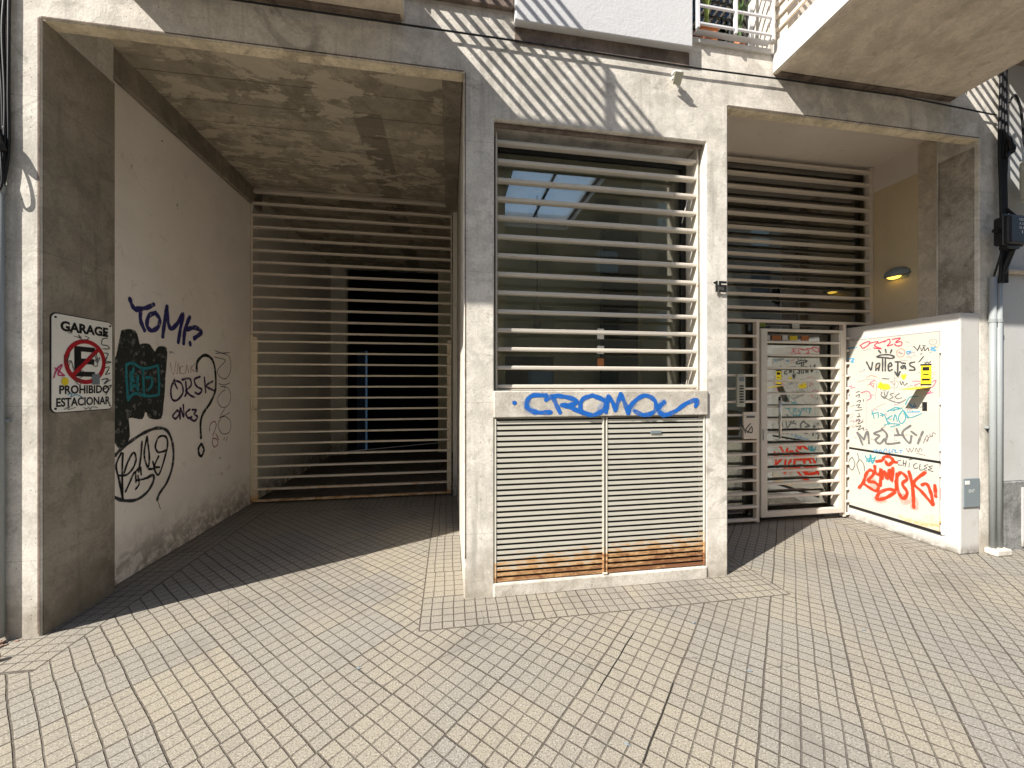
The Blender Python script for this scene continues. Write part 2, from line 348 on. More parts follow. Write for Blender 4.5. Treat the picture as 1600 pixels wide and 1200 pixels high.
W = {}
def tag(o, label=None, cat=None, group=None, kind=None):
    if label: o['label'] = label
    if cat: o['category'] = cat
    if group: o['group'] = group
    if kind: o['kind'] = kind
    return o
def thing(name, label, cat, loc=(0, 0, 0), group=None):
    o = bpy.data.objects.new(name, None); col.objects.link(o); o.location = loc; W[o] = Vector(loc); o.empty_display_size = .1
    return tag(o, label, cat, group)
def part(name, mb, mat, parent=None, bevel=0., smooth=False, label=None, loc=None, seg=2):
    off = W[parent] if parent else Vector(loc or (0, 0, 0))
    me = bpy.data.meshes.new(name); me.from_pydata([tuple(Vector(v)-off) for v in mb.v], [], mb.f)
    if mb.a:
        at = me.attributes.new('v', 'FLOAT', 'POINT'); at.data.foreach_set('value', mb.a)
    me.materials.append(M[mat] if isinstance(mat, str) else mat)
    o = bpy.data.objects.new(name, me); col.objects.link(o)
    if parent: o.parent = parent
    else: o.location = off
    W[o] = off
    if smooth:
        for p in me.polygons: p.use_smooth = True
    if bevel:
        b = o.modifiers.new('b', 'BEVEL'); b.width = bevel; b.segments = seg; b.limit_method = 'ANGLE'; b.angle_limit = R(40)
    if label: o['label'] = label
    return o
def B(*a): return MB().box(*a)
def lathe_ball(c, r, n=14, m=8, half=False):
    mb = MB(); rings = []
    for i in range(m+1):
        th = (math.pi*.5 if half else math.pi)*i/m
        rings.append([(c[0]+r[0]*math.sin(th)*math.cos(2*math.pi*k/n), c[1]+r[1]*math.sin(th)*math.sin(2*math.pi*k/n), c[2]+r[2]*math.cos(th)) for k in range(n)])
    for q in rings: mb.v += q
    for i in range(m):
        for k in range(n): k2 = (k+1) % n; mb.f.append((i*n+k, (i+1)*n+k, (i+1)*n+k2, i*n+k2))
    return mb

# text and strokes on planes: plane = ('Y',y) facing the street, ('+X',x) facing right, ('-X',x) facing left
def P3(plane, a, z, d=0.):
    k, v = plane
    if k == 'Y': return (a, v-d, z)
    if k == '+X': return (v+d, a, z)
    return (v-d, a, z)
def pix(plane, px, py):
    return onY(px, py, plane[1]) if plane[0] == 'Y' else onX(px, py, plane[1])
def text(name, s, plane, a, z, h, width, mat, parent, off=.002, bold=0., thick=.0006, mirror=False):
    """text whose cap height is h and whose total width is 'width'; (a,z) is its lower middle"""
    c = bpy.data.curves.new(name, 'FONT'); c.body = s; c.size = 1; c.offset = bold; c.align_x = 'CENTER'; c.resolution_u = 3
    o = bpy.data.objects.new(name, c); col.objects.link(o); dg = bpy.context.evaluated_depsgraph_get(); dg.update()
    me = bpy.data.meshes.new_from_object(o.evaluated_get(dg)); bpy.data.objects.remove(o)
    xs = [v.co.x for v in me.vertices]; ys = [v.co.y for v in me.vertices]; x0, x1 = min(xs), max(xs); y0, y1 = min(ys), max(ys)
    sx = width/(x1-x0); sy = h/(y1-y0); sg = -1 if plane[0] == '-X' else 1
    mb = MB(); mb.v = [P3(plane, a+sg*((v.co.x-(x0+x1)/2)*sx), z+(v.co.y-y0)*sy, off) for v in me.vertices]
    mb.f = [tuple(p.vertices) for p in me.polygons]; bpy.data.meshes.remove(me)
    return part(name, mb, mat, parent)
LV = [0.0]
def smooth_path(pts, sub=5):
    if len(pts) < 3: 
        (x0, y0), (x1, y1) = pts; n = 6; return [(x0+(x1-x0)*i/n, y0+(y1-y0)*i/n) for i in range(n+1)]
    out = []; P = [pts[0]]+list(pts)+[pts[-1]]
    for i in range(1, len(P)-2):
        for k in range(sub):
            t = k/sub; r = []
            for c in (0, 1):
                a, b, c_, d = P[i-1][c], P[i][c], P[i+1][c], P[i+2][c]
                r.append(.5*((2*b)+(-a+c_)*t+(2*a-5*b+4*c_-d)*t*t+(-a+3*b-3*c_+d)*t**3))
            out.append(tuple(r))
    out.append(pts[-1]); return out
def strokes(name, plane, origin, scale, wpx, lines, mat, parent, base=.0016, label=None, rnd=.12):
    """painted strokes; points are given in an enlarged view of the photograph and laid on the wall's plane at real size"""
    cl = []
    for ln in lines:
        bb = [min(p[0] for p in ln), max(p[0] for p in ln), min(p[1] for p in ln), max(p[1] for p in ln)]; grp = [bb, [ln]]; k = 0
        while k < len(cl):
            c = cl[k]; gap = max(c[0][0]-grp[0][1], grp[0][0]-c[0][1], c[0][2]-grp[0][3], grp[0][2]-c[0][3])
            lim = .3*min(max(c[0][1]-c[0][0], c[0][3]-c[0][2]), max(grp[0][1]-grp[0][0], grp[0][3]-grp[0][2]))
            if gap < lim+6: grp = [[min(c[0][0], grp[0][0]), max(c[0][1], grp[0][1]), min(c[0][2], grp[0][2]), max(c[0][3], grp[0][3])], c[1]+grp[1]]; cl.pop(k); k = 0
            else: k += 1
        cl.append(grp)
    if len(cl) > 1:
        for c in cl: strokes1(name, plane, origin, scale, wpx, c[1], mat, parent, base, label, rnd)
    else: strokes1(name, plane, origin, scale, wpx, lines, mat, parent, base, label, rnd)
def strokes1(name, plane, origin, scale, wpx, lines, mat, parent, base, label, rnd):
    mb = MB()
    for ln in lines:
        pts = smooth_path(ln); Q = [pix(plane, origin[0]+x/scale, origin[1]+y/scale) for x, y in pts]
        cx, cy = pts[len(pts)//2]
        q0 = pix(plane, origin[0]+cx/scale, origin[1]+(cy-5)/scale); q1 = pix(plane, origin[0]+cx/scale, origin[1]+(cy+5)/scale)
        wd = abs(q0[1]-q1[1])/10*wpx/2*(1.15 if plane[0] == 'Y' else 1.25)
        # round caps
        def ext(a, b, k): l = math.hypot(a[0]-b[0], a[1]-b[1]) or 1; return (a[0]+(a[0]-b[0])/l*k, a[1]+(a[1]-b[1])/l*k)
        Q = [ext(Q[0], Q[1], wd*.9), ext(Q[0], Q[1], wd*.45)]+Q+[ext(Q[-1], Q[-2], wd*.45), ext(Q[-1], Q[-2], wd*.9)]
        n = len(Q); LV[0] = (LV[0]+.00004) % .0006; b = len(mb.v)
        for i, q in enumerate(Q):
            a, c = Q[max(i-1, 0)], Q[min(i+1, n-1)]; dx, dz = c[0]-a[0], c[1]-a[1]; l = math.hypot(dx, dz) or 1e-6
            nx, nz = -dz/l, dx/l; cap = {0: 0., 1: .75, n-2: .75, n-1: 0.}.get(i, 1.)
            ww = wd*(1+rnd*math.sin(i*1.3+len(ln)))*(cap if cap else .15); d = base+LV[0]+i*.000012
            for s_ in (-1, -.5, .5, 1):
                mb.v.append(P3(plane, q[0]+nx*ww*s_*1.15, q[1]+nz*ww*s_*1.15, d)); mb.a.append((0. if abs(s_) == 1 else 1.)*(cap if cap != .75 else 1.))
        for i in range(n-1):
            for k in range(3): mb.f.append((b+i*4+k, b+i*4+k+1, b+(i+1)*4+k+1, b+(i+1)*4+k))
    return part(name, mb, mat, parent, label=label)

G = {}
def sp(key, c, soft=.35, dens=1.):
    if key not in G: G[key] = spray('spray_'+key, c, soft, dens)
    return G[key]

# ---------------------------------------------------------------- ground
g = MB(); g.poly([(-40, -4.6, 0), (40, -4.6, 0), (40, 0, 0), (40, 12, 0), (-40, 12, 0)])
tag(part('pavement', g, 'pave'), kind='structure')
tag(part('kerb', B(-40, 40, -4.75, -4.603, -.14, -.002), 'sill', bevel=.01), kind='structure')
r_ = MB(); r_.poly([(-200, -200, -.145), (200, -200, -.145), (200, 200, -.145), (-200, 200, -.145)])
tag(part('road', r_, 'asphalt'), kind='structure')

# ---------------------------------------------------------------- the concrete building
bd = thing('concrete_building', 'bare concrete building with garage opening, slatted window and recessed entrance', 'building', (1.2, 0, 0))
TOP = 12.  # out-of-view height, raised to keep sun off the lobby roof opening
fac_add = [(-2.95, 5.2, 0, .25, -.05, TOP), (-2.95, -2.56, .25, .54, -.05, 4.22), (4.947, 5.2, .25, .33, -.05, 4.22), (2.093, 2.293, .25, .45, -.05, 4.22)]
fac_sub = [(-2.56, .105, -1, .09, -1, 3.92), (-2.56, .105, .09, 2, -1, 4.22),
           (.33, 2.093, -1, 2, -1, 3.6), (2.293, 4.947, -1, .09, -1, 3.92), (2.293, 4.947, .09, 2, -1, 4.22),
           (1.96, 2.68, -1, 2, 4.44, 5.9), (-.22, .44, -1, 2, 4.52, 5.9)]
part('facade', MB().csg(fac_add, fac_sub), 'facade', bd, bevel=.009)
# thin linings that carry the different finishes
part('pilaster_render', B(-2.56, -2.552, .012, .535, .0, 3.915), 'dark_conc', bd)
part('lintel_underside', B(-2.55, .095, .006, .086, 3.912, 3.9195), 'lip', bd)
part('lintel_underside', B(2.30, 4.94, .006, .086, 3.912, 3.9195), 'lip', bd)
ww = part('side_wall', B(-2.9, -2.62, .545, 2.95, 0, 4.0), 'white', bd, bevel=.006, label='white painted garage side wall covered in graffiti')
iw = part('inner_wall', B(-2.9, -2.625, 2.952, 6.4, 0, 4.22), 'inner', bd)
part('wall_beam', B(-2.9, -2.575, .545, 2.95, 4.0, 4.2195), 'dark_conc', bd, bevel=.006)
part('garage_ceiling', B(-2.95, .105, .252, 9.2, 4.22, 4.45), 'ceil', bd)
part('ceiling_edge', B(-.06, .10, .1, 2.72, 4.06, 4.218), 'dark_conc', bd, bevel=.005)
part('garage_side_pier', B(.105, .33, .252, 6.4, 0, 4.218), 'sill', bd)
part('gate_jamb', B(.045, .103, 2.68, 2.86, 0, 4.215), 'inner', bd)
part('back_wall', B(-.27, .10, 6.25, 6.4, 0, 4.215), 'room', bd)
part('back_wall', B(-2.65, -2.30, 6.25, 6.4, 0, 4.215), 'inner', bd)
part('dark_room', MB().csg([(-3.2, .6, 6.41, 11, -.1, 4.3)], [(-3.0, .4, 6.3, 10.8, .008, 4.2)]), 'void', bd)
part('blue_door', B(-2.22, -1.98, 6.9, 6.95, 0.01, 2.4), 'blue', bd)
part('garage_floor', MB().poly([(-2.655, 2.80, .004), (.104, 2.80, .004), (.104, 6.41, .004), (-2.655, 6.41, .004)]), 'gfloor', bd)
# entrance recess
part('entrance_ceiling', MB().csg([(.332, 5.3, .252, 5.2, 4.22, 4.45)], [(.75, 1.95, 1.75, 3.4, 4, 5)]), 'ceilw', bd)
part('entrance_wall', B(5.06, 5.19, .56, 1.35, 2.275, 3.91), 'beige', bd)
part('entrance_wall_head', B(5.058, 5.19, .56, 1.35, 3.911, 4.2195), 'ceilw', bd)
part('entrance_pier', B(5.062, 5.198, .332, .559, 2.275, 4.2195), 'soffit', bd)
part('patched_render', MB().box(4.937, 4.9465, .035, .305, 2.28, 3.86), 'rough', bd, label='rough patchy render panel on the right pier')
# lobby behind the glass
lob = MB().csg([(.332, 5.3, 1.3, 4.3, -.05, 4.219)], [(.6, 5.06, .0, 4.1, .006, 4.21), (.75, 1.95, 1.75, 3.4, 4, 5)])
part('lobby', lob, 'room', bd)
part('lobby_side_wall', B(.331, .45, .46, 1.3, 1.35, 4.215), 'room', bd)
part('lobby_side_wall', B(2.10, 2.28, .46, 1.09, 0, 4.215), 'room', bd)
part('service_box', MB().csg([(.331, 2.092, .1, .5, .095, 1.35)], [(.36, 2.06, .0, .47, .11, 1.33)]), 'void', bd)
sk = part('added_skylight', MB().csg([(.75, 1.95, 1.75, 3.4, 4.30, 4.34)], [(.79, 1.33, 1.79, 3.36, 4, 5), (1.36, 1.91, 1.79, 3.36, 4, 5)]), 'darkmetal', bd)  # roof opening and pane added to brighten the lobby
part('pane', B(.78, 1.92, 1.78, 3.37, 4.315, 4.322), 'frost', sk)
part('lift_door', B(.75, 1.9, 4.02, 4.09, .01, 2.1), 'roomdark', bd, bevel=.01)
part('lobby_panel', B(2.55, 3.2, 3.3, 3.4, .01, 4.2), 'roomdark', bd)
pl = part('pendant_lamp', MB().tube([(1.19, 2.3, 2.37), (1.19, 2.3, 2.78)], .055, 14), 'white_p', bd)
part('cord', MB().tube([(1.19, 2.3, 2.78), (1.19, 2.3, 4.2)], .005, 6), 'ink', pl)

# dark strips that paint in the shadow lines along the opening edges
for (a_, b_) in ((-2.556, .10), (2.297, 4.943)): part('edge_shade', B(a_, b_, -.0025, -.0006, 3.9235, 3.932), 'stained', bd)
part('edge_shade', B(-2.575, -2.563, -.0025, -.0006, .02, 3.9185), 'stained', bd)
part('edge_shade', B(.109, .117, -.0025, -.0006, .3, 3.9185), 'stained', bd)
# sill band, plinth
sb = part('sill_band', B(.325, 2.10, -.018, .2, 1.345, 1.548), 'sill', bd, bevel=.008)
part('plinth', B(.322, 2.10, -.012, .2, -.02, .094), 'sill', bd, bevel=.012)
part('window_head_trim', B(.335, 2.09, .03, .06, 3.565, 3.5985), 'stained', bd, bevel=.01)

# window with horizontal slats
win = part('window', MB().csg([(.332, 2.09, .27, .31, 1.55, 3.598)], [(.38, 2.05, 0, 1, 1.60, 3.53)]), 'darkmetal', bd, bevel=.004)
part('pane', B(.375, 2.055, .285, .293, 1.598, 3.535), 'glass', win)
gr = part('window_grille', MB().csg([(.350, .364, .075, .215, 1.5515, 3.555), (.364, 2.064, .075, .215, 1.5515, 1.558), (2.064, 2.078, .075, .215, 1.5515, 3.59)]), 'slatw', bd, bevel=.002)
s = MB()
for i in range(14):
    z = 1.566+i*.1465
    s.slat(.364, 2.064, .078, .132, z, z+.030)
part('slats', s, 'slatw', gr, bevel=.007)
part('stay', MB().tube([(2.0, .11, 3.17), (1.965, .14, 2.98)], .004, 6), 'rail', gr)
# stickers seen on the pane
part('sticker', B(1.26, 1.32, .281, .2845, 1.86, 1.93), 'white_p', win); part('sticker', B(1.26, 1.32, .281, .2845, 1.99, 2.08), 'white_p', win); part('sticker', B(1.26, 1.32, .281, .2845, 1.75, 1.82), 'terra', win)

# louvred service doors
for (x0, x1) in ((.335, 1.207), (1.222, 2.086)):
    d = part('louvre_door', MB().csg([(x0, x0+.012, .0, .03, .10, 1.338), (x1-.012, x1, .0, .03, .10, 1.338), (x0+.012, x1-.012, .018, .03, 1.332, 1.338)]), 'louvre', bd, bevel=.002)
    s = MB(); n = 30; pt = (1.335-.103)/n
    for i in range(n):
        z = .103+i*pt
        s.prism([(x0+.012, .006, z), (x0+.012, .030, z+.012), (x0+.012, .030, z+.016), (x0+.012, .0055, z+.0255), (x0+.012, .004, z+.0255)], (x1-x0-.024, 0, 0))
    part('louvre', s, 'louvre', d)
part('door_plate', B(1.60, 1.69, -.004, .003, 1.20, 1.222), 'greybox', bd)
part('door_catch', B(1.19, 1.23, -.012, .0, .098, .112), 'slatw', bd, bevel=.003)

# garage gate
gg = part('garage_gate', MB().csg([(-2.612, -2.585, 2.70, 2.76, .02, 2.25), (-2.585, -2.535, 2.715, 2.755, .03, 2.225), (-.04, .022, 2.715, 2.755, .03, 2.225), (-2.535, -.04, 2.73, 2.75, .03, .052)]), 'gate', bd, bevel=.003)
s = MB()
for i in range(15): s.slat(-2.584, .024, 2.695, 2.755, .03+i*.152, .03+i*.152+.024)
part('slats', s, 'slatg', gg, bevel=.006)
lk = part('lock', B(-2.575, -2.52, 2.672, 2.6945, 1.19, 1.29), 'gate', gg, bevel=.004)
part('key', MB().tube([(-2.55, 2.67, 1.262), (-2.50, 2.65, 1.262)], .006, 6).tube([(-2.50, 2.65, 1.262), (-2.46, 2.645, 1.262)], .011, 8), 'chrome', gg)
gu = part('fixed_grille', MB().csg([(-2.612, -2.59, 2.715, 2.76, 2.26, 4.21), (.012, .03, 2.715, 2.76, 2.26, 4.21), (-2.59, .012, 2.715, 2.76, 4.18, 4.21)]), 'slat', bd, bevel=.003)
s = MB()
for i in range(13): s.slat(-2.59, .012, 2.695, 2.758, 2.275+i*.1565, 2.275+i*.1565+.026)
part('slats', s, 'slat', gu, bevel=.006)

# entrance screen, door
es = part('entrance_screen', MB().csg([(3.455, 3.495, 1.0, 1.055, .02, 2.31), (4.625, 4.665, 1.0, 1.055, .02, 2.31), (5.00, 5.055, 1.0, 1.055, 2.34, 4.21), (2.30, 5.055, 1.0, 1.055, 2.31, 2.34)]), 'slat', bd, bevel=.003)
s = MB(); s2 = MB(); s3 = MB()
for i in range(12): s.slat(2.31, 5.0, .985, 1.045, 2.46+i*.152, 2.46+i*.152+.027)
for i in range(16):
    z = .04+i*.1495
    if i < 15: s2.slat(2.31, 3.455, .985, 1.045, z, z+.025); s3.slat(4.665, 4.705, .99, 1.03, z, z+.025)
for qq in (s, s2, s3): part('slats', qq, 'slat', es, bevel=.005)
dr = part('entrance_door', MB().csg([(3.505, 4.615, .985, 1.04, .075, 2.235)], [(3.585, 4.565, 0, 2, .135, 2.205)]), 'slatw', bd, bevel=.004)
part('side_plate', B(4.55, 4.564, .99, 1.09, .14, 2.2), 'slatw', dr)
s = MB()
for i in range(13): s.slat(3.585, 4.565, .985, 1.04, .29+i*.1485, .29+i*.1485+.024)
part('slats', s, 'slatw', dr, bevel=.005)
part('handle', MB().tube([(3.72, .955, .98), (3.72, .955, 1.41)], .014, 10).tube([(3.72, .955, 1.05), (3.72, 1.0, 1.05)], .008, 8).tube([(3.72, .955, 1.34), (3.72, 1.0, 1.34)], .008, 8), 'steel', dr, smooth=True)
part('lock', B(3.525, 3.575, .975, .986, .96, 1.08), 'steel', dr, bevel=.004)
eg = part('entrance_glazing', MB().box(2.31, 5.05, 1.10, 1.13, 2.30, 2.36).box(2.31, 5.05, 1.10, 1.13, .01, .06).box(3.50, 3.53, 1.10, 1.13, .06, 2.3).box(4.59, 4.62, 1.10, 1.13, .06, 2.3), 'darkmetal', bd)
part('pane', B(2.31, 3.50, 1.112, 1.118, .06, 2.30), 'glassd', eg)
part('pane', B(3.53, 4.59, 1.112, 1.118, .06, 2.30), 'glassd', eg)
part('pane', B(4.62, 5.05, 1.112, 1.118, .06, 2.30), 'glassd', eg)
part('pane', B(2.31, 5.05, 1.112, 1.118, 2.36, 4.215), 'glassd', eg)
stk = [(3.60, .13, 2.12, .055, 'white_p'), (3.76, .12, 2.12, .055, 'terra'), (3.90, .07, 2.12, .06, 'white_p'), (4.00, .10, 2.12, .055, 'yellow'), (4.16, .10, 2.12, .06, 'terra')]
for (x, w_, z, h_, m_) in stk: part('sticker', B(x, x+w_, 1.106, 1.111, z, z+h_), m_, eg)
part('sticker', B(4.02, 4.12, 1.094, 1.099, 2.26, 2.32), 'white_p', eg)
part('sticker', B(3.53, 3.66, 1.094, 1.099, 2.27, 2.32), 'leaf2', eg)

# low wall with the meter cabinet
mc = part('meter_wall', MB().csg([(4.71, 4.9445, -.006, 1.08, 0, 2.27), (4.71, 5.058, .335, 1.08, 0, 2.27)]), 'whiteb', bd, bevel=.012, label='whitewashed low wall housing the meter cabinet')
part('upper_door', B(4.694, 4.7085, .14, .99, .85, 2.11), 'cabd', mc, bevel=.003, label='graffiti covered cream cabinet door')
part('lower_door', B(4.694, 4.7085, .14, .99, .165, .825), 'cabd', mc, bevel=.003, label='rusting cabinet door with red graffiti')
part('door_gap', B(4.7005, 4.7095, .125, 1.0, .826, .849), 'ink', mc); part('door_gap', B(4.7005, 4.7095, .125, 1.0, .135, .163), 'ink', mc)
part('door_frame', B(4.70, 4.7097, .10, .132, .14, 2.13).box(4.70, 4.7097, .14, 1.0, 2.114, 2.13), 'whiteb', mc, bevel=.003)
for z in (.25, .7, .95, 1.4, 1.9): part('hinge', MB().tube([(4.694, .133, z), (4.694, .133, z+.07)], .007, 8), 'louvre', mc)
part('flap', MB().prism([(4.69, .20, 1.57), (4.69, .31, 1.57), (4.50, .325, 1.545), (4.50, .215, 1.545)], (0, 0, .004)), 'yellow', mc)
part('hatch_hole', B(4.6925, 4.6938, .235, .275, 1.33, 1.42), 'ink', mc)
part('joint', B(4.6932, 4.6939, .52, .523, .86, 1.75).box(4.6932, 4.6939, .80, .803, .86, 1.55), 'greybox', mc)
stn = part('sticker', B(4.6905, 4.6935, .20, .285, 1.60, 1.79), 'yellow', mc)
for q_ in ((4.6885, 4.6903, .198, .287, 1.785, 1.80), (4.6885, 4.6903, .198, .287, 1.59, 1.602), (4.6885, 4.6903, .215, .27, 1.735, 1.77), (4.6885, 4.6903, .21, .275, 1.635, 1.655), (4.6885, 4.6903, .22, .265, 1.69, 1.70)): part('print', B(*q_), 'ink', stn)
mb_ = part('metering_hatch', B(4.735, 4.925, -.018, -.007, .445, .715), 'greybox', mc, bevel=.004)
text('lettering', 'ENT', ('Y', -.018), 4.825, .585, .028, .07, 'white_p', mb_, .001)
part('sticker', B(4.748, 4.80, -.0205, -.0182, .66, .695), 'white_p', mb_)

# balconies
def balcony(x0, x1, lab):
    P_ = 1.0
    sl = part('balcony', MB().csg([(x0, x1, -P_, -.002, 4.237, 4.50)]), 'soffit', bd, bevel=.012, label=lab)
    part('side_edge', B(x0-.006, x0-.001, -P_+.01, -.004, 4.25, 4.49), 'whiteb', sl)
    part('parapet', B(x0+.0, x1, -P_-.03, -P_-.002, 4.30, 5.70), 'slat', sl, bevel=.004)
    for xx in (x0+.005, x1-.055):
        s = MB()
        for i in range(11): s.box(xx+.014, xx+.034, -P_, -.006, 4.60+i*.108, 4.60+i*.108+.031+.004*(i % 3))
        part('side_bars', s, 'slat', sl, bevel=.005)
        part('post', MB().box(xx+.034, xx+.05, -P_+.18, -P_+.225, 4.50, 5.72), 'slat', sl)
        part('bracket_plate', B(xx+.034, xx+.040, -.10, -.004, 4.52, 5.72), 'slatw', sl)
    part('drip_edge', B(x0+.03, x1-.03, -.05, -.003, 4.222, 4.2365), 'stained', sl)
balcony(-2.17, -.32, 'concrete balcony above the garage')
balcony(2.725, 4.62, 'concrete balcony above the entrance')
# upper bay
bay = part('bay', B(.482, 1.93, -.065, -.002, 4.31, TOP), 'bay', bd, bevel=.008)
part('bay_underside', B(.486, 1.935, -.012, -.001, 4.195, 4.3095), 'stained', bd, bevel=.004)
# small left window and its stained ledge
wl = part('upper_window', MB().csg([(-.22, .44, .08, .12, 4.52, 5.9)], [(-.17, .39, 0, 1, 4.57, 5.85)]), 'darkmetal', bd)
part('pane', B(-.17, .39, .097, .102, 4.57, 5.85), 'glass', wl)
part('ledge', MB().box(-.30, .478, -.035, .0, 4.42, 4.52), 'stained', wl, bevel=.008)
part('room', B(-.22, .44, .8, .85, 4.47, 5.9), 'void', wl)
# window with rails beside the bay
wr = part('upper_window', MB().csg([(1.962, 2.678, .16, .20, 4.442, 5.898)], [(2.0, 2.64, 0, 1, 4.49, 5.85)]), 'rail', bd)
part('pane', B(2.0, 2.64, .177, .182, 4.49, 5.85), 'glass', wr)
part('curtain', B(1.97, 2.67, .205, .215, 4.45, 5.9), 'curtain', wr)
part('sill', B(1.95, 2.69, -.02, .15, 4.40, 4.441), 'whiteb', wr, bevel=.004)
s = MB()
for x in (1.975, 2.315, 2.66): s.box(x-.012, x+.012, -.075, -.05, 4.47, 5.8)
for i in range(9): s.box(1.975, 2.66, -.074, -.058, 4.50+i*.145, 4.50+i*.145+.016)
s.box(1.975, 2.66, -.05, .0, 4.47, 4.478)
part('guard_rail', s, 'rail', wr, bevel=.002)
pp = thing('potted_plant', 'upright green plant in an orange terracotta pot behind the upper window rail', 'potted plant', (2.13, .05, 4.4415))
po = part('pot', MB().prism([(2.05, .01, 4.4425), (2.21, .01, 4.4425), (2.21, .10, 4.4425), (2.05, .10, 4.4425)], (0, 0, .12)).box(2.04, 2.22, .0, .11, 4.56, 4.585), 'terra', pp, bevel=.004)
def blades(cx, cy, z0, n, L, mat, parent):
    s = MB()
    for i in range(n):
        a = random.uniform(0, 6.28); ln = L*random.uniform(.6, 1.1); sp_ = random.uniform(.05, .3)*ln; w_ = .014
        prev = None
        dx, dy = math.cos(a), math.sin(a)*.5
        for k in range(6):
            t = k/5; c = (cx+dx*sp_*t*t, cy+dy*sp_*t*t*.6, z0+ln*(t-.35*t*t*sp_*3)); ww_ = w_*(1-t**2)+.001
            q = ((c[0]-dy*2*ww_, c[1]+dx*ww_*.3, c[2]), (c[0]+dy*2*ww_+.008, c[1]-dx*ww_*.3, c[2]))
            if prev: s.poly([prev[0], prev[1], q[1], q[0]])
            prev = q
    return part('leaves', s, mat, parent)
blades(2.13, .05, 4.585, 16, .55, 'leaf2', pp)
p2 = thing('hanging_plant', 'drooping dark green plant at the right of the upper window', 'plant', (2.45, .06, 4.4415))
part('pot', MB().tube([(2.45, .06, 4.4425), (2.45, .06, 4.53)], [.04, .05], 12), 'terra', p2)
blades(2.45, .06, 4.53, 22, .45, 'leaf', p2)

# house number 15: pale metal digits drawn dark, as the shadows they cast
hn = part('house_number', MB(), 'ink', bd) if False else None
nm = thing('house_number', 'metal house number 15 on the narrow column between window and entrance', 'house number', (2.21, -.02, 2.42))
nx, nz = onY(1126, 457)
a0 = onY(1117, 456); a1 = onY(1135, 441)
hgt = a1[1]-a0[1]
def seg(mb, x0, x1, z0, z1): mb.box(x0, x1, -.022, -.012, z0, z1)
m1 = MB(); X0 = 2.158; Z0 = 2.362; H = .09
seg(m1, X0+.012, X0+.026, Z0, Z0+H); seg(m1, X0-.006, X0+.012, Z0+H-.024, Z0+H-.008); part('shadow_digit', m1, 'ink', nm)
m2 = MB(); x = X0+.042; seg(m2, x, x+.066, Z0+H-.018, Z0+H); seg(m2, x, x+.016, Z0+H*.5, Z0+H-.018); seg(m2, x+.016, x+.066, Z0+H*.5, Z0+H*.5+.014); seg(m2, x+.05, x+.066, Z0+.016, Z0+H*.5); seg(m2, x, x+.066, Z0, Z0+.016); part('shadow_digit', m2, 'ink', nm)

# ---------------------------------------------------------------- parking sign
sg = thing('parking_sign', 'white garage no parking sign with scribbled tags on the dark pilaster', 'sign', (-2.55, .275, 1.405))
def rrect(y0, y1, z0, z1, r, x, n=5):
    pts = []
    for (cy, cz, a0_) in ((y1-r, z0+r, -90), (y1-r, z1-r, 0), (y0+r, z1-r, 90), (y0+r, z0+r, 180)):
        for k in range(n+1): a = R(a0_+90*k/n); pts.append((x, cy+r*math.cos(a), cz+r*math.sin(a)))
    return pts
y0, y1, z0, z1 = .045, .508, 1.408, 2.068
part('border', MB().prism(rrect(y0, y1, z0, z1, .04, -2.5505), (.0045, 0, 0)), 'ink', sg)
pn = part('panel', MB().prism(rrect(y0+.006, y1-.006, z0+.006, z1-.006, .035, -2.5465), (.0025, 0, 0)), 'signw', sg)
PL = ('+X', -2.544)
text('garage_lettering', 'GARAGE', PL, .285, 1.952, .070, .36, 'ink', sg, .0015, .045)
text('prohibido_lettering', 'PROHIBIDO', PL, .285, 1.532, .06, .375, 'ink', sg, .0015, .03)
text('estacionar_lettering', 'ESTACIONAR', PL, .28, 1.448, .06, .405, 'ink', sg, .0015, .03)
cyc, czc = .285, 1.757
e = MB(); 
for (ya, yb, za, zb) in ((-.085, -.035, -.105, .105), (-.035, .07, .070, .105), (-.035, .065, -.018, .022), (-.035, .07, -.105, -.07)): e.poly([(-2.5425, cyc+ya, czc+za), (-2.5425, cyc+yb, czc+za), (-2.5425, cyc+yb, czc+zb), (-2.5425, cyc+ya, czc+zb)])
part('letter_e', e, 'ink', sg)
rg = MB(); n = 48; ro, ri = .158, .128
for k in range(n):
    a, b = 2*math.pi*k/n, 2*math.pi*(k+1)/n
    rg.poly([(-2.5415, cyc+r*math.cos(t), czc+r*math.sin(t)) for r, t in ((ri, a), (ro, a), (ro, b), (ri, b))])
part('ring', rg, 'red', sg)
d_ = .7071; hw = .0145; L_ = .132
part('slash', MB().poly([(-2.5408, cyc+s1*L_*d_-s2*hw*d_, czc+s1*L_*d_+s2*hw*d_) for s1, s2 in ((-1, -1), (1, -1), (1, 1), (-1, 1))]), 'red', sg)
for (yy, zz) in ((y0+.028, z0+.03), (y1-.028, z0+.03), (y0+.028, z1-.03), (y1-.028, z1-.03)): part('screw', MB().tube([(-2.544, yy, zz), (-2.540, yy, zz)], .007, 8), 'ink', sg)
SO = ((60, 470), 6.0)
strokes('scribble', PL, *SO, 7, [[(600,280),(640,300),(590,330),(640,315)], [(640,350),(600,360),(590,410),(640,420),(660,450),(600,450)], [(610,490),(650,500),(625,560),(680,575),(620,580),(640,530)], [(620,630),(660,620),(645,660),(625,690),(665,680)], [(590,740),(650,730),(610,780),(670,740)], [(610,830),(680,790),(640,860),(630,880)]], sp('ink', (.015, .015, .015)), sg, .003)
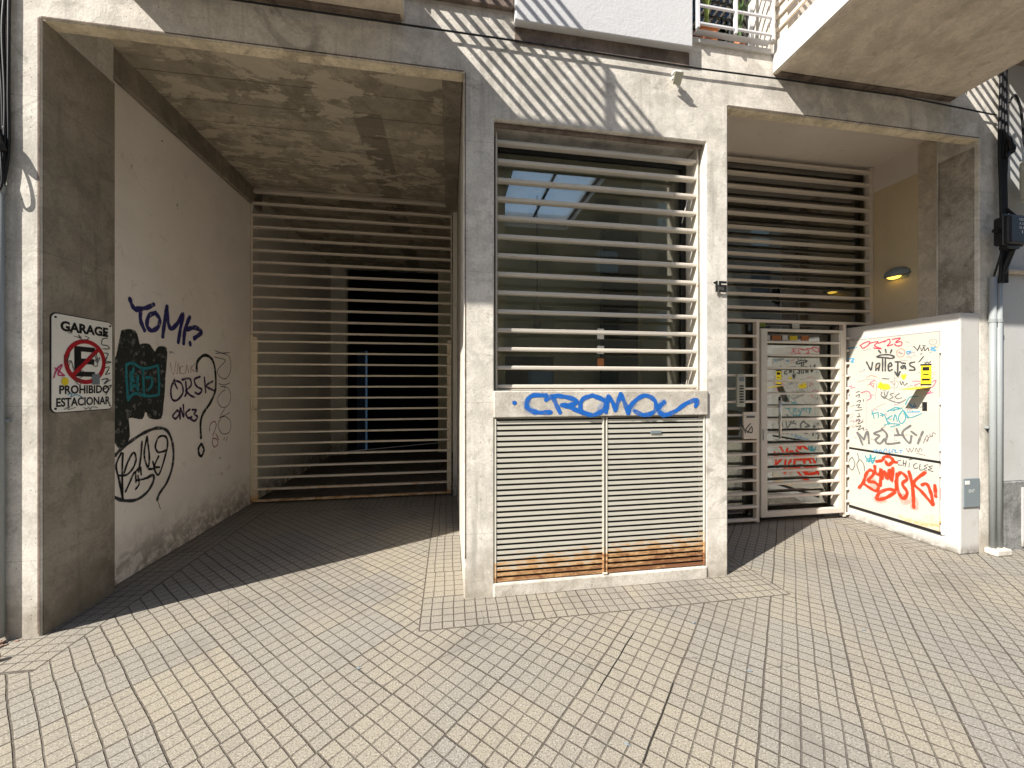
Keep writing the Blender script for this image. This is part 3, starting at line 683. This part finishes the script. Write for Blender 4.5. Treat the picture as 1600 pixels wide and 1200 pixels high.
strokes('scribble', PL, *SO, 5, [[(275,280),(300,265),(310,300),(270,300)], [(330,330),(400,350),(370,320),(410,370),(470,350),(430,330)], [(235,510),(260,570),(290,490),(250,590),(300,560),(320,630)], [(270,640),(300,570),(330,650)], [(490,560),(520,500),(545,580),(570,530),(500,590),(550,610),(540,490)], [(370,680),(400,650),(430,690),(390,720),(340,740),(380,790),(400,740),(350,760)], [(420,1000),(440,1010),(430,1020),(470,1000),(480,1020),(500,995),(550,1000)], [(235,1020),(290,990),(270,1020),(345,1000)]], sp('pencil', (.07, .065, .06)), sg, .003)
strokes('scribble', PL, *SO, 12, [[(140,720),(170,640),(220,600),(180,690),(235,700)], [(150,630),(240,700)]], sp('pink', (.55, .06, .16)), sg, .003)
strokes('scribble', PL, *SO, 9, [[(270,880),(310,870),(300,900),(350,880),(400,900)]], sp('sky', (.15, .38, .50)), sg, .003)
part('round_sticker', MB().poly([(-2.539, onX(60+250/6, 470+730/6, -2.54)[0]+.024*math.cos(a*.5236), 1.617+.028*math.sin(a*.5236)) for a in range(12)]), 'yellow', sg)
q = onX(60+540/6, 470+740/6, -2.54); part('square_sticker', B(-2.5405, -2.539, q[0]-.03, q[0]+.03, q[1]-.035, q[1]+.04), 'greybox', sg)

# ---------------------------------------------------------------- graffiti on the white side wall
WP = ('+X', -2.62); WO = ((160, 450), 3.4286)
g2 = [(100,225),(140,218),(175,228),(190,260),(200,300),(215,296),(250,298),(268,322),(285,340),(300,312),(345,322),(345,400),(338,480),(335,560),(328,620),(315,700),(250,698),(240,672),(228,668),(222,690),(205,705),(140,698),(140,760),(136,828),(64,830),(64,420),(72,360),(84,300)]
gp = MB()
for (off_, pol) in ((.0010, g2),):
    c0 = (200, 500); pts = [pix(WP, 160+x/3.4286, 450+y/3.4286) for x, y in smooth_path(pol+[pol[0]], 3)][:-1]
    cen = [pix(WP, 160+(x*.93+c0[0]*.07)/3.4286, 450+(y*.95+c0[1]*.05)/3.4286) for x, y in smooth_path(pol+[pol[0]], 3)][:-1]
    n = len(pts); gp.v = [P3(WP, a, z, off_) for a, z in pts]+[P3(WP, a, z, off_) for a, z in cen]; gp.a = [.18]*n+[1.]*n
    for i in range(n): j = (i+1) % n; gp.f.append((i, j, n+j, n+i))
    gp.f.append(tuple(range(n, 2*n)))
part('painted_patch', gp, sp('darkpatch', (.030, .033, .030), .3), ww, label='dark grey roller patch on the white wall')
strokes('blue_tag', WP, *WO, 21, [[(145,56),(160,96),(178,116),(204,110)], [(178,112),(230,108),(275,88)], [(206,112),(203,170),(225,228)], [(285,132),(248,150),(238,200),(262,228),(298,208),(305,165),(282,135)], [(345,98),(332,180),(322,262)], [(345,98),(350,180),(368,218),(400,190),(432,138),(418,210),(405,292)], [(468,155),(442,220),(434,298)], [(452,222),(495,212),(530,236),(490,270)], [(468,292),(470,304)]], sp('indigo', (.035, .03, .15), .5), ww)
strokes('teal_tag', WP, *WO, 13, [[(125,412),(160,402),(215,432),(295,415)], [(295,415),(302,500),(300,572)], [(300,572),(240,580),(170,565),(135,600)], [(135,600),(128,500),(125,412)], [(215,432),(218,500),(222,575)], [(165,430),(160,480),(168,500)], [(150,450),(152,500),(150,548)], [(150,548),(170,520),(190,548)], [(188,470),(186,510),(190,548)], [(232,480),(262,482),(262,520),(245,545)]], sp('teal', (.03, .22, .25)), ww, .0026)
strokes('question_mark', WP, *WO, 13, [[(505,445),(508,395),(545,360),(585,380),(603,440),(605,540),(580,610),(540,670),(525,720),(527,805)], [(528,835),(514,860),(518,893),(532,898),(543,865),(530,836)]], sp('ink', (.015, .015, .015)), ww)
strokes('purple_tag', WP, *WO, 10, [[(385,490),(366,540),(372,595),(400,600),(430,560),(420,510),(385,500),(400,540)], [(425,492),(465,485),(474,520),(445,550)], [(445,500),(448,560),(440,580)], [(445,550),(470,575),(492,585)], [(522,475),(492,490),(502,525),(532,545),(515,568),(495,560)], [(545,478),(552,560)], [(590,500),(555,525),(602,552)], [(400,655),(376,685),(392,700),(412,672),(400,655)], [(415,702),(416,642),(434,692),(432,625)], [(468,650),(446,670),(458,696),(478,690)], [(480,652),(502,655),(490,675),(508,690),(492,712),(470,700)]], sp('plum', (.045, .015, .07)), ww, .002)
strokes('grey_tag', WP, *WO, 3.4, [[(602,335),(640,348),(680,345)], [(605,350),(640,350),(680,370),(686,440),(660,485),(628,475),(616,440),(650,400),(655,385),(600,370)], [(622,512),(650,520),(682,508)], [(630,528),(670,535),(687,580),(675,625),(640,640),(614,600),(635,560),(660,545)], [(655,645),(632,690),(680,668)], [(635,695),(618,735),(640,780),(678,772),(686,720),(660,690),(625,695)], [(648,815),(655,800)], [(660,820),(668,800)]], sp('grey', (.10, .09, .09), .3, .9), ww)
strokes('pink_tag', WP, *WO, 5, [[(362,400),(378,465),(394,392)], [(398,462),(406,400),(414,460)], [(438,420),(418,425),(418,455),(440,458)], [(446,455),(452,412),(462,455)], [(474,415),(472,452)], [(495,405),(476,430),(497,450)]], sp('faint', (.55, .30, .28), .4, .5), ww)
strokes('red_tag', WP, *WO, 5, [[(572,765),(578,730),(600,715),(608,740),(590,790)], [(592,800),(588,830),(600,852),(618,835),(612,810),(594,806)], [(606,780),(622,812)]], sp('rose', (.45, .14, .14), .4, .8), ww)
strokes('black_tag', WP, *WO, 15, [[(66,898),(100,862),(160,815),(230,772),(300,750),(350,770),(378,850),(375,950),(345,1040),(305,1100),(292,1135)], [(66,1122),(110,1138),(180,1135),(240,1092),(272,1035),(270,1002),(238,1018)]], sp('smoke', (.04, .042, .045), .75), ww, .0012)
strokes('black_tag', WP, *WO, 9.5, [[(100,882),(72,950),(88,1030),(108,1135)], [(108,885),(104,1000),(108,1135)], [(88,1005),(130,1000),(165,960),(178,915),(165,882),(135,930),(115,990)], [(122,1092),(150,1030),(172,985),(178,1040)], [(210,822),(205,900),(192,985)], [(178,985),(200,960),(206,1000)], [(176,1078),(195,1050),(188,1005)], [(180,1030),(215,1025),(250,1010)], [(238,795),(222,890),(242,960),(250,905),(238,800)], [(245,970),(275,965),(268,930)], [(345,868),(300,880),(282,850),(300,800),(335,795),(348,830),(335,900),(300,1000),(276,960),(300,900)], [(278,960),(305,960)]], sp('ink', (.015, .015, .015)), ww, .0026)
strokes('small_tag', WP, *WO, 2.4, [[(356,345),(366,340),(364,352),(374,342),(383,352)]], sp('ink', (.015, .015, .015)), ww)
strokes('grey_crack', WP, *WO, 3.5, [[(292,1135),(300,1155),(310,1185)]], sp('grey', (.10, .09, .09), .3, .9), ww)

# ---------------------------------------------------------------- blue tag on the sill band
strokes('blue_tag', ('Y', -.018), (740, 560), 2.857, 19, [[(180,197),(184,199)], [(325,166),(265,165),(240,188),(240,222),(280,240),(345,240)], [(352,170),(368,205),(386,242)], [(322,186),(352,168),(400,170),(448,182),(458,198),(425,208),(392,208)], [(400,208),(440,222),(488,244)], [(530,165),(484,185),(480,232),(530,252),(578,230),(585,190),(530,165)], [(600,170),(596,205),(590,240)], [(600,168),(622,200),(632,232)], [(632,232),(644,195),(656,158)], [(656,158),(674,200),(690,246)], [(690,245),(705,205),(760,166),(808,188),(808,235),(760,252),(718,235)], [(850,195),(822,225),(850,252),(900,235),(950,200),(998,186),(990,214)]], sp('cobalt', (.012, .13, .50), .6), sb, .0016)
strokes('blue_tag', ('Y', -.018), (740, 560), 2.857, 34, [[(240,190),(240,222),(275,240)], [(560,240),(590,185)], [(690,240),(712,200)], [(850,195),(822,225),(850,250)]], sp('cobalthaze', (.03, .22, .62), .95, .35), sb, .0011)

# ---------------------------------------------------------------- graffiti on the cabinet doors
CP = ('-X', 4.694); C6 = ((1320, 510), 6.317); C7 = ((1320, 640), 5.0)
K = sp('marker', (.06, .06, .06), .3, .95); GY = sp('silver', (.16, .155, .15), .35, .9); RD = sp('carmine', (.55, .03, .07)); TE = sp('teal2', (.05, .32, .38), .35, .9)
strokes('red_tag', CP, *C6, 8, [[(150,188),(200,160),(245,150),(232,185),(180,215),(160,192)], [(250,165),(330,150),(295,190),(362,220),(285,212)], [(330,168),(400,140)], [(388,155),(438,125),(448,160),(420,192),(475,178)], [(470,128),(550,115),(502,158),(558,150),(560,185),(515,192),(492,172)]], RD, mc)
strokes('crown_tag', CP, *C6, 12, [[(335,236),(356,262)], [(402,226),(408,258)], [(465,230),(452,262)], [(315,300),(360,282),(440,280),(490,300),(460,316),(400,308),(325,305)], [(215,350),(240,400),(260,430),(275,355)], [(308,436),(312,378),(345,366),(335,436)], [(318,420),(345,400)], [(375,318),(374,440)], [(402,315),(400,440)], [(432,402),(465,385),(450,358),(430,390),(438,438),(470,425)], [(498,350),(552,350)], [(525,352),(522,486)], [(498,448),(524,492),(546,446)], [(575,385),(556,402),(572,415),(592,385),(602,420)], [(560,360),(600,365)], [(690,350),(642,365),(652,390),(686,405),(688,430),(638,430)]], K, mc)
strokes('yellow_scribble', CP, *C6, 20, [[(332,600),(360,560),(380,612),(420,578),(430,612),(350,602),(400,572)], [(570,482),(580,515),(598,480)]], sp('yellow', (.75, .55, .02), .5), mc)
strokes('grey_tag', CP, *C6, 8, [[(390,650),(405,698),(430,642)], [(480,660),(450,670),(476,698),(445,714)], [(540,662),(502,690),(520,714),(565,704)], [(375,690),(450,730),(540,752),(602,722)], [(370,645),(360,680),(395,715)]], GY, mc)
strokes('pink_tag', CP, *C6, 6, [[(668,540),(720,540),(762,555),(690,582),(752,604),(760,540)], [(762,545),(830,562),(902,530),(862,600),(780,598)], [(790,622),(850,640),(802,668),(872,652)], [(36,600),(70,585),(60,610),(100,600)], [(160,655),(230,640),(262,700),(222,730)], [(300,530),(250,560),(290,600)]], sp('magenta', (.60, .08, .20), .35, .85), mc)
strokes('teal_tag', CP, *C6, 8, [[(270,835),(292,910)], [(265,862),(330,850)], [(330,848),(332,902)], [(350,855),(385,872),(350,880)], [(392,868),(432,968)], [(470,880),(412,920),(455,960)], [(480,832),(560,808),(602,900),(562,960),(530,900),(580,830),(625,905)], [(388,976),(440,960),(545,968),(452,992)], [(418,842),(500,800),(542,812),(430,832)], [(600,770),(640,700),(720,690)], [(610,870),(650,900),(760,860)], [(480,930),(500,870),(520,940)]], TE, mc)
strokes('black_script', CP, *C6, 6, [[(112,652),(148,640)], [(110,692),(145,670),(140,702)], [(120,742),(155,728),(150,752)], [(184,720),(186,740)], [(110,782),(150,770),(130,800),(166,800)], [(104,832),(172,822)], [(140,855),(142,890),(120,892),(156,886)], [(110,932),(150,920),(135,960),(182,940)], [(115,992),(160,980),(130,1022),(186,1000),(180,1022)], [(682,196),(722,230),(745,180),(715,242)], [(750,210),(762,242),(782,200),(792,240),(822,210),(832,242)], [(770,188),(800,192)], [(740,345),(782,292),(730,352)], [(745,275),(765,268)], [(790,352),(800,365),(815,350),(830,362),(850,345)], [(370,515),(440,518)], [(545,540),(560,575),(575,545),(590,580),(618,560)], [(20,500),(60,498)], [(40,680),(50,675)]], K, mc)
strokes('thin_scribble', CP, *C6, 3.2, [[(840,135),(905,132),(902,170),(842,172),(840,138)], [(860,155),(880,152)], [(610,310),(640,290),(650,310),(690,285),(705,300)], [(130,545),(300,530),(302,720)], [(445,545),(520,540),(520,600),(450,605)], [(480,520),(540,500)], [(40,880),(85,860),(70,900),(40,905)], [(40,950),(85,920),(80,980),(45,985)], [(60,790),(95,775),(70,800)], [(310,800),(400,760)], [(540,620),(740,628)], [(750,385),(820,380)], [(770,405),(900,400)], [(720,460),(760,450),(790,470)], [(830,455),(900,452)], [(835,475),(905,472)], [(545,330),(620,340)], [(600,150),(640,160)], [(180,240),(260,220)]], sp('pencil2', (.28, .24, .22), .3, .75), mc)
strokes('blue_scribble', CP, *C6, 11, [[(608,250),(650,245),(630,272),(612,262)], [(850,205),(900,238),(852,230),(892,202)], [(24,320),(92,318),(62,350),(84,352),(78,330)], [(40,215),(120,208)], [(640,760),(672,800),(690,760)], [(620,845),(740,842)]], sp('azure', (.07, .38, .62), .6, .7), mc)
strokes('red_scribble', CP, *C6, 4.5, [[(545,222),(512,250),(530,300),(580,290),(592,240),(552,215)], [(525,250),(575,270)], [(215,505),(260,485),(320,500)], [(225,580),(285,560),(280,600)]], sp('coral', (.60, .20, .12), .4, .8), mc)
rr = random.Random(3)
for ci, (cname, cc) in enumerate((('mk1', (.25, .10, .10)), ('mk2', (.10, .22, .30)), ('mk3', (.16, .15, .14)), ('mk4', (.38, .26, .12)), ('mk5', (.30, .12, .28)))):
    ls = []
    for q in range(9):
        x0_, y0_ = rr.uniform(40, 860), rr.uniform(130, 1130); n_ = rr.randint(3, 7); st_ = rr.uniform(10, 22); ln_ = []
        for k in range(n_): ln_.append((x0_+k*st_*.7+rr.uniform(-5, 5), y0_+rr.uniform(-st_, st_)-k*1.))
        ls.append(ln_)
    strokes('marker_scrawl', CP, *C6, 3.4, ls, sp(cname, cc, .35, .75), mc, .0012)
strokes('silver_tag', CP, *C7, 13, [[(100,178),(122,230),(140,275)], [(100,178),(150,235)], [(150,235),(178,168),(190,265)], [(290,160),(228,188),(272,205),(240,238),(275,266),(312,228)], [(288,148),(330,195),(325,265),(430,258)], [(405,150),(424,200)], [(390,200),(445,198)], [(515,125),(450,182),(505,262),(522,205)], [(520,170),(560,200)], [(612,170),(590,220),(572,266)]], GY, mc)
strokes('blue_tag', CP, *C7, 4.5, [[(228,305),(236,330),(250,310),(262,332),(280,312),(292,332)], [(300,335),(320,305),(332,332)], [(350,310),(345,335),(365,330)], [(372,335),(374,312),(392,318)], [(400,312),(395,335),(415,332)], [(425,318),(455,320)], [(440,322),(438,342)]], sp('azure2', (.05, .28, .55), .4, .9), mc)
strokes('brown_tag', CP, *C7, 3.6, [[(480,300),(498,332),(510,300),(522,332),(540,298)], [(550,330),(560,300),(575,332),(590,298),(605,325)], [(560,340),(630,358)], [(615,262),(642,200),(652,240),(625,232)], [(660,190),(682,212),(690,180),(712,192)], [(640,255),(660,215),(690,205)]], sp('umber', (.16, .10, .12), .35, .85), mc)
RDS = sp('vermilion', (.78, .045, .012), .75)
strokes('red_spray_tag', CP, *C7, 21, [[(248,405),(292,396),(312,370),(352,370),(378,400),(340,434),(322,405)], [(380,405),(402,412)], [(112,612),(150,560),(166,505),(200,472),(228,500),(182,558),(235,568),(266,600),(245,636),(180,600),(140,570)], [(236,440),(240,492),(270,508),(285,462),(278,595)], [(292,540),(312,482),(332,545),(352,468),(368,560),(378,455)], [(400,560),(402,625),(340,622),(272,650),(252,700),(320,690),(395,645)], [(408,500),(412,610),(452,695),(490,650),(452,580),(488,540),(442,490),(414,520)], [(502,482),(530,600),(540,765)], [(630,490),(540,570),(602,640),(690,745)], [(602,590),(640,580),(670,640),(692,735)], [(705,590),(712,680)]], RDS, mc, .0020)
strokes('red_spray_haze', CP, *C7, 60, [[(252,700),(300,700)], [(452,680),(470,720)], [(538,700),(542,760)], [(180,520),(240,600)]], sp('redhaze', (.80, .12, .05), .98, .28), mc, .0012)
strokes('red_spray_drift', ('-X', 4.71), *C7, 22, [[(742,620),(768,735)]], sp('redhaze2', (.80, .12, .08), .9, .5), mc, .0012)
strokes('thin_tag', CP, *C7, 4.5, [[(440,395),(416,402),(420,430),(447,434)], [(460,395),(456,440)], [(482,400),(472,446)], [(456,420),(480,422)], [(506,415),(502,450)], [(500,392),(532,386)], [(562,420),(540,432),(546,460),(572,454)], [(590,425),(586,468),(612,470)], [(650,430),(622,440),(642,455),(618,466),(642,480)], [(690,440),(656,446),(680,460),(652,470),(692,485)], [(60,370),(34,400),(36,450),(62,470),(80,420),(60,375)], [(98,340),(112,390),(95,430),(120,505)], [(120,390),(148,425),(155,480)], [(28,525),(34,532)]], K, mc)
strokes('teal_scribble', CP, *C7, 8, [[(160,360),(190,410),(202,350),(216,420),(240,368)], [(168,402),(242,398)], [(180,385),(230,380)]], TE, mc)

# ---------------------------------------------------------------- small fixtures
wlmp = thing('wall_lamp', 'small domed wall lamp glowing amber on the beige entrance wall', 'lamp', (5.055, .74, 2.83))
c = (5.0585, .745, 2.845)
dome = MB(); n = 16; m_ = 7
for i in range(m_+1):
    th = math.pi*i/m_
    for k in range(n//2+1):
        a = math.pi*k/(n//2)   # upper half shell, against the wall
        dome.v.append((c[0]-.115*math.sin(th)*math.cos(a-math.pi/2)*1. if True else 0, c[1]+.12*math.cos(th), c[2]+.085*math.sin(th)*max(-.2, math.sin(a-math.pi/2)+.0)))
for i in range(m_):
    for k in range(n//2): a = i*(n//2+1)+k; b = a+n//2+1; dome.f.append((a, a+1, b+1, b))
part('housing', dome, 'greybox', wlmp, smooth=True).modifiers.new('s', 'SOLIDIFY').thickness = .006
part('lamp_glass', lathe_ball((c[0]-.045, c[1]+.01, c[2]-.005), (.045, .075, .042)), 'lamp', wlmp, smooth=True)
part('back_plate', B(5.052, 5.0595, c[1]-.10, c[1]+.10, c[2]-.05, c[2]+.055), 'greybox', wlmp, bevel=.003)

x, z = onY(1057, 121, -.05)
sl_ = thing('floodlight', 'tiny white floodlight fixed high on the sunlit concrete', 'floodlight', (x, -.03, z))
part('body', MB().box(x-.04, x+.03, -.08, -.04, z+.015, z+.035), 'white_p', sl_, bevel=.005)
part('lens', MB().prism([(x-.035, -.09, z+.014), (x+.035, -.09, z+.014), (x+.045, -.03, z-.04), (x-.022, -.03, z-.04)], (0, -.004, -.004)), 'creambox', sl_)
part('bracket', B(x-.012, x+.012, -.05, -.001, z+.02, z+.035), 'white_p', sl_)

ic = thing('intercom', 'tall pale intercom panel beside the entrance door with a stack of buttons', 'intercom', (3.225, .98, 1.35))
part('panel', B(3.175, 3.275, .955, .984, 1.345, 1.71), 'creambox', ic, bevel=.004)
part('speaker', B(3.195, 3.255, .951, .9545, 1.63, 1.68), 'greybox', ic)
for i in range(7): part('button', B(3.20, 3.25, .950, .9545, 1.39+i*.03, 1.405+i*.03), 'blackp', ic)
lb = thing('letter_box', 'cream letter box plate with a black tag, below the intercom', 'letter box', (3.35, .98, .98))
part('plate', B(3.26, 3.44, .962, .984, .98, 1.285), 'slat', lb, bevel=.004)
part('slot', B(3.29, 3.40, .958, .9615, 1.215, 1.25), 'steel', lb, bevel=.002)
part('slot_opening', B(3.295, 3.395, .955, .9575, 1.222, 1.236), 'ink', lb)
strokes('tag', ('Y', .962), (1120, 480), 3.333, 5.5, [[(112,622),(130,612),(150,655)], [(118,650),(128,618)], [(175,605),(150,640),(182,652),(180,622),(160,655)]], K, lb, .0012)

def wire(name, pts, r, label, cat='cable', group=None, mat='black', sag=0.):
    P = []
    for i in range(len(pts)-1):
        for k in range(6):
            t = k/6; a, b = pts[i], pts[i+1]; P.append(tuple(a[j]+(b[j]-a[j])*t for j in range(3)))
    P.append(pts[-1])
    if sag: P = [(p[0], p[1], p[2]-sag*math.sin(math.pi*i/(len(P)-1))) for i, p in enumerate(P)]
    o = part(name, MB().tube(P, r, 8), mat, smooth=True, loc=pts[0]); return tag(o, label, cat, group)
def spl(p, n=5):
    q = []; Pp = [p[0]]+list(p)+[p[-1]]
    for i in range(1, len(Pp)-2):
        for k in range(n):
            t = k/n; q.append(tuple(.5*((2*Pp[i][j])+(-Pp[i-1][j]+Pp[i+1][j])*t+(2*Pp[i-1][j]-5*Pp[i][j]+4*Pp[i+1][j]-Pp[i+2][j])*t*t+(-Pp[i-1][j]+3*Pp[i][j]-3*Pp[i+1][j]+Pp[i+2][j])*t**3) for j in range(3)))
    q.append(p[-1]); return q
wire('facade_cable', [(-2.6, -.03, 4.19), (-1.0, -.03, 4.185), (.4, -.03, 4.185), (2.0, -.03, 4.175), (2.7, -.03, 4.185), (4.0, -.03, 4.19), (5.1, -.03, 4.14)], .0065, 'thin black cable stretched along the facade under the balconies')
# right side: conduits, riser cables, boxes
for i, (xx, top, lab) in enumerate(((5.045, 2.60, 'left of the two blue grey conduits beside the meter wall'), (5.115, 2.62, 'right of the two blue grey conduits beside the meter wall'))):
    cdt = thing('conduit', lab, 'conduit', (xx, -.035, .03), 'conduits at the right corner')
    part('pipe', MB().tube([(xx, -.035, .03), (xx, -.035, top)], .025, 14), 'galv', cdt, smooth=True)
    part('coupling', MB().tube([(xx, -.035, 2.18), (xx, -.035, 2.21)], .029, 14), 'galv', cdt)
    part('strap', B(xx-.042, xx+.042, -.03, -.002, 1.18, 1.20), 'galv', cdt)
tag(part('concrete_footing', B(4.99, 5.17, -.10, -.004, .001, .06), 'sill', bevel=.012, loc=(5.08, -.05, 0)), 'pale concrete lump around the foot of the two conduits', 'footing')
for k in range(4):
    pts = spl([(5.10+.022*k, -.05-.012*(k % 2), 2.55), (5.11+.02*k, -.06, 2.85), (5.12+.02*k, -.05, 3.3), (5.11+.024*k, -.045-.01*(k % 3), 3.9), (5.12+.02*k, -.05, 4.5), (5.11+.025*k, -.05, 5.6)])
    wire('riser_cable', pts, .013-.002*(k % 2), 'black riser cable in the bundle above the right conduits', group='riser cables at the right corner')
jb = thing('junction_box', 'bulky black junction box with faded white characters on the right riser cables', 'junction box', (5.07, -.06, 2.86))
part('body', B(4.97, 5.19, -.19, -.075, 2.87, 3.13), 'blackp', jb, bevel=.02, seg=3)
part('lid', B(4.96, 5.20, -.155, -.135, 2.86, 3.15), 'blackp', jb, bevel=.01)
part('collar', B(5.01, 5.15, -.16, -.09, 2.835, 2.869), 'blackp', jb, bevel=.01)
part('side_bolt', MB().tube([(4.91, -.12, 3.0), (4.97, -.12, 3.0)], .018, 8), 'blackp', jb)
for i, t_ in enumerate(('NDC', 'A.106', '03-47', '1')): text('lettering', t_, ('Y', -.19), 5.11, 3.075-i*.037, .024, .07 if len(t_) > 1 else .012, 'white_p', jb, .0015)
tag(part('cable_drop', MB().tube(spl([(5.12, -.12, 2.84), (5.13, -.09, 2.76), (5.13, -.05, 2.63)]), .024, 10), 'black', smooth=True, loc=(5.13, -.05, 2.63)), 'thick black cable curving from the junction box into the conduit', 'cable')
tag(part('thin_cable_drop', MB().tube([(5.02, -.12, 2.87), (5.035, -.05, 2.61)], .008, 8), 'black', smooth=True, loc=(5.045, -.05, 2.61)), 'thin black cable running straight down from the junction box into the left conduit', 'cable')
cb = thing('service_box', 'cream plastic service box high on the neighbouring wall', 'box', (5.62, -.05, 3.35))
part('body', B(5.38, 5.78, -.10, -.02, 3.36, 3.73), 'creambox', cb, bevel=.02)
part('lip', B(5.40, 5.76, -.09, -.03, 3.335, 3.3595), 'creambox', cb)
wire('box_cable', spl([(5.16, -.06, 3.25), (5.25, -.09, 3.16), (5.38, -.08, 3.20), (5.45, -.06, 3.34)]), .012, 'black cable looping from the riser bundle to the cream box')
wire('box_cable', spl([(5.48, -.06, 3.34), (5.46, -.06, 3.05), (5.40, -.06, 2.80), (5.46, -.05, 2.70), (5.70, -.04, 2.62), (6.1, -.04, 2.60)]), .009, 'black cable hanging from the cream box down to the wall ledge')
wire('box_cable', spl([(5.20, -.06, 4.25), (5.27, -.06, 4.33), (5.36, -.05, 4.2), (5.42, -.04, 3.9), (5.47, -.04, 3.73)]), .009, 'black cable arching down into the top of the cream box')
tag(part('cable_splice', MB().tube(spl([(5.10, -.07, 3.98), (5.13, -.10, 3.86), (5.17, -.09, 3.78), (5.12, -.08, 3.72)]), [.01]*4+[.02]*4+[.028]*4+[.02]*4, 8), 'black', smooth=True, loc=(5.1, -.07, 3.7)), 'knotted black cable splice high on the right riser', 'cable splice')

# left side: conduit and cables
cdt = thing('conduit', 'blue grey conduit at the left edge of the facade', 'conduit', (-2.752, -.024, .03))
part('pipe', MB().tube([(-2.752, -.024, .03), (-2.752, -.024, 2.85)], .021, 14), 'galv', cdt, smooth=True)
part('coupling', MB().tube([(-2.752, -.024, 2.78), (-2.752, -.024, 2.85)], .0235, 14), 'galv', cdt)
part('strap', B(-2.79, -2.715, -.02, -.002, 1.36, 1.38), 'galv', cdt)
for k in range(5):
    bx = -2.785+.016*k
    pts = spl([(-2.76+.005*k, -.022, 2.8), (bx+.01, -.02-.006*(k % 2), 3.05), (bx+.01, -.02, 3.4), (bx+.012*math.sin(k*2.), -.02, 3.8), (bx+.012, -.02, 4.2), (bx, -.02, 5.2)])
    wire('riser_cable', pts, .0075+.002*(k % 2), 'black riser cable in the bundle above the left conduit', group='riser cables at the left corner')
tag(part('cable_splice', MB().tube(spl([(-2.77, -.03, 3.20), (-2.745, -.045, 3.14), (-2.72, -.055, 3.07), (-2.71, -.055, 3.03)]), [.01]*5+[.017]*5+[.02]*5+[.014], 8), 'black', smooth=True, loc=(-2.8, -.06, 3.2)), 'stubby black cable splice sticking out of the left cable bundle', 'cable splice')
wire('cable_loop', spl([(-2.75, -.03, 3.12), (-2.72, -.05, 2.98), (-2.71, -.055, 2.84), (-2.735, -.045, 2.80), (-2.75, -.03, 2.92)]), .006, 'black loop of slack cable below the left splice')

# ---------------------------------------------------------------- neighbours
nr = thing('right_neighbour_building', 'pale rendered house front with a rough grey base at the right edge', 'building', (7, 0, 0))
part('upper_wall', B(5.202, 12, .07, .5, 2.70, TOP), 'neigh', nr)
part('wall', B(5.202, 12, .015, .5, .66, 2.66), 'neigh', nr, bevel=.006)
part('base', B(5.202, 12, .0, .5, -.02, .659), 'dado', nr, bevel=.01)
part('ledge', B(5.202, 12, -.02, .5, 2.661, 2.70), 'soffit', nr, bevel=.01)
part('eave', B(5.26, 12, -.55, .068, 4.75, 4.95), 'stained', nr)
hd = part('rusty_hatch', B(5.50, 6.0, -.02, -.001, .06, .56), metal_paint('rusty_hatch_paint', (.55, .48, .36), rust_low=(.05, .5, .36), spots=.8), nr, bevel=.004, label='rusty metal meter hatch in the grey base')
part('hatch_frame', MB().csg([(5.46, 6.04, -.012, -.0005, .03, .60)], [(5.50, 6.0, -1, 1, .06, .56)]), 'whiteb', nr)
part('wall_scar', MB().poly([(5.60+.035*math.cos(a*.7)*(1+.3*math.sin(a*3)), .0135, 1.93+.05*math.sin(a*.7)) for a in range(9)]), 'dado', nr)
nl = thing('left_neighbour_building', 'sunlit pale wall of the next house at the left edge', 'building', (-6, 0, 0))
part('wall', B(-12, -2.955, .01, .5, -.02, TOP), 'whiteb', nl)

# broken paving at the left corner
rb = MB()
for i in range(16):
    cx = -2.86+random.random()*.24; cy = -.03-random.random()*.12; r = random.uniform(.008, .028)
    n = 6; pts = [(cx+r*math.cos(a*1.047)*random.uniform(.7, 1.2), cy+r*math.sin(a*1.047)*random.uniform(.7, 1.2), .001) for a in range(n)]
    rb.prism(pts, (random.uniform(-.01, .01), 0, r*random.uniform(.5, 1.)))
tag(part('rubble', rb, 'brick', loc=(-2.75, -.08, 0)), 'crumbled mortar and grit at the foot of the left corner', 'rubble', kind='stuff')
tag(part('pipe_stub', MB().tube([(-2.66, -.27, .024), (-2.57, -.215, .022)], [.018, .021], 10), 'brick', loc=(-2.6, -.25, 0), smooth=True), 'short reddish pipe stub lying on the broken paving at the left', 'pipe')

lt = random.Random(11)
for i, (px, py) in enumerate(((1171, 1049), (1084, 974), (980, 1164), (560, 1045), (1350, 985))):
    d = ray(px, py); t = -1.6/d[2]; x, y = t*d[0], -2.88+t*d[1]; r = .011; q = MB(); ang = lt.uniform(0, 6)
    q.prism([(x+r*math.cos(ang+k*1.047)*(1.6 if k % 3 == 0 else .6), y+r*math.sin(ang+k*1.047)*(1.6 if k % 3 == 0 else .6), .002+.003*(k % 2)) for k in range(6)], (0, 0, .0015))
    tag(part('litter_scrap', q, 'greybox', loc=(x, y, 0)), 'tiny grey scrap lying on the sunlit paving', 'litter', 'scraps on the paving')

# ---------------------------------------------------------------- across the street (seen only in reflections)
ob = thing('apartment_building', 'dull rendered apartment block across the street', 'building', (3, -16, 0))
sub = []
for i in range(-5, 15):
    for j in range(5): sub.append((-14+i*3.6, -12.6+i*3.6, -16.4, -15, .9+j*3.1, 2.6+j*3.1))
part('wall', MB().csg([(-34, 42, -16.2, -16, -.14, 15.5)], sub), 'oppo', ob)
for (a, b, c_, d, e_, f_) in sub: part('window', B(a, b, -16.15, -16.12, e_, f_), 'curtain' if random.random() < .4 else 'roomdark', ob)
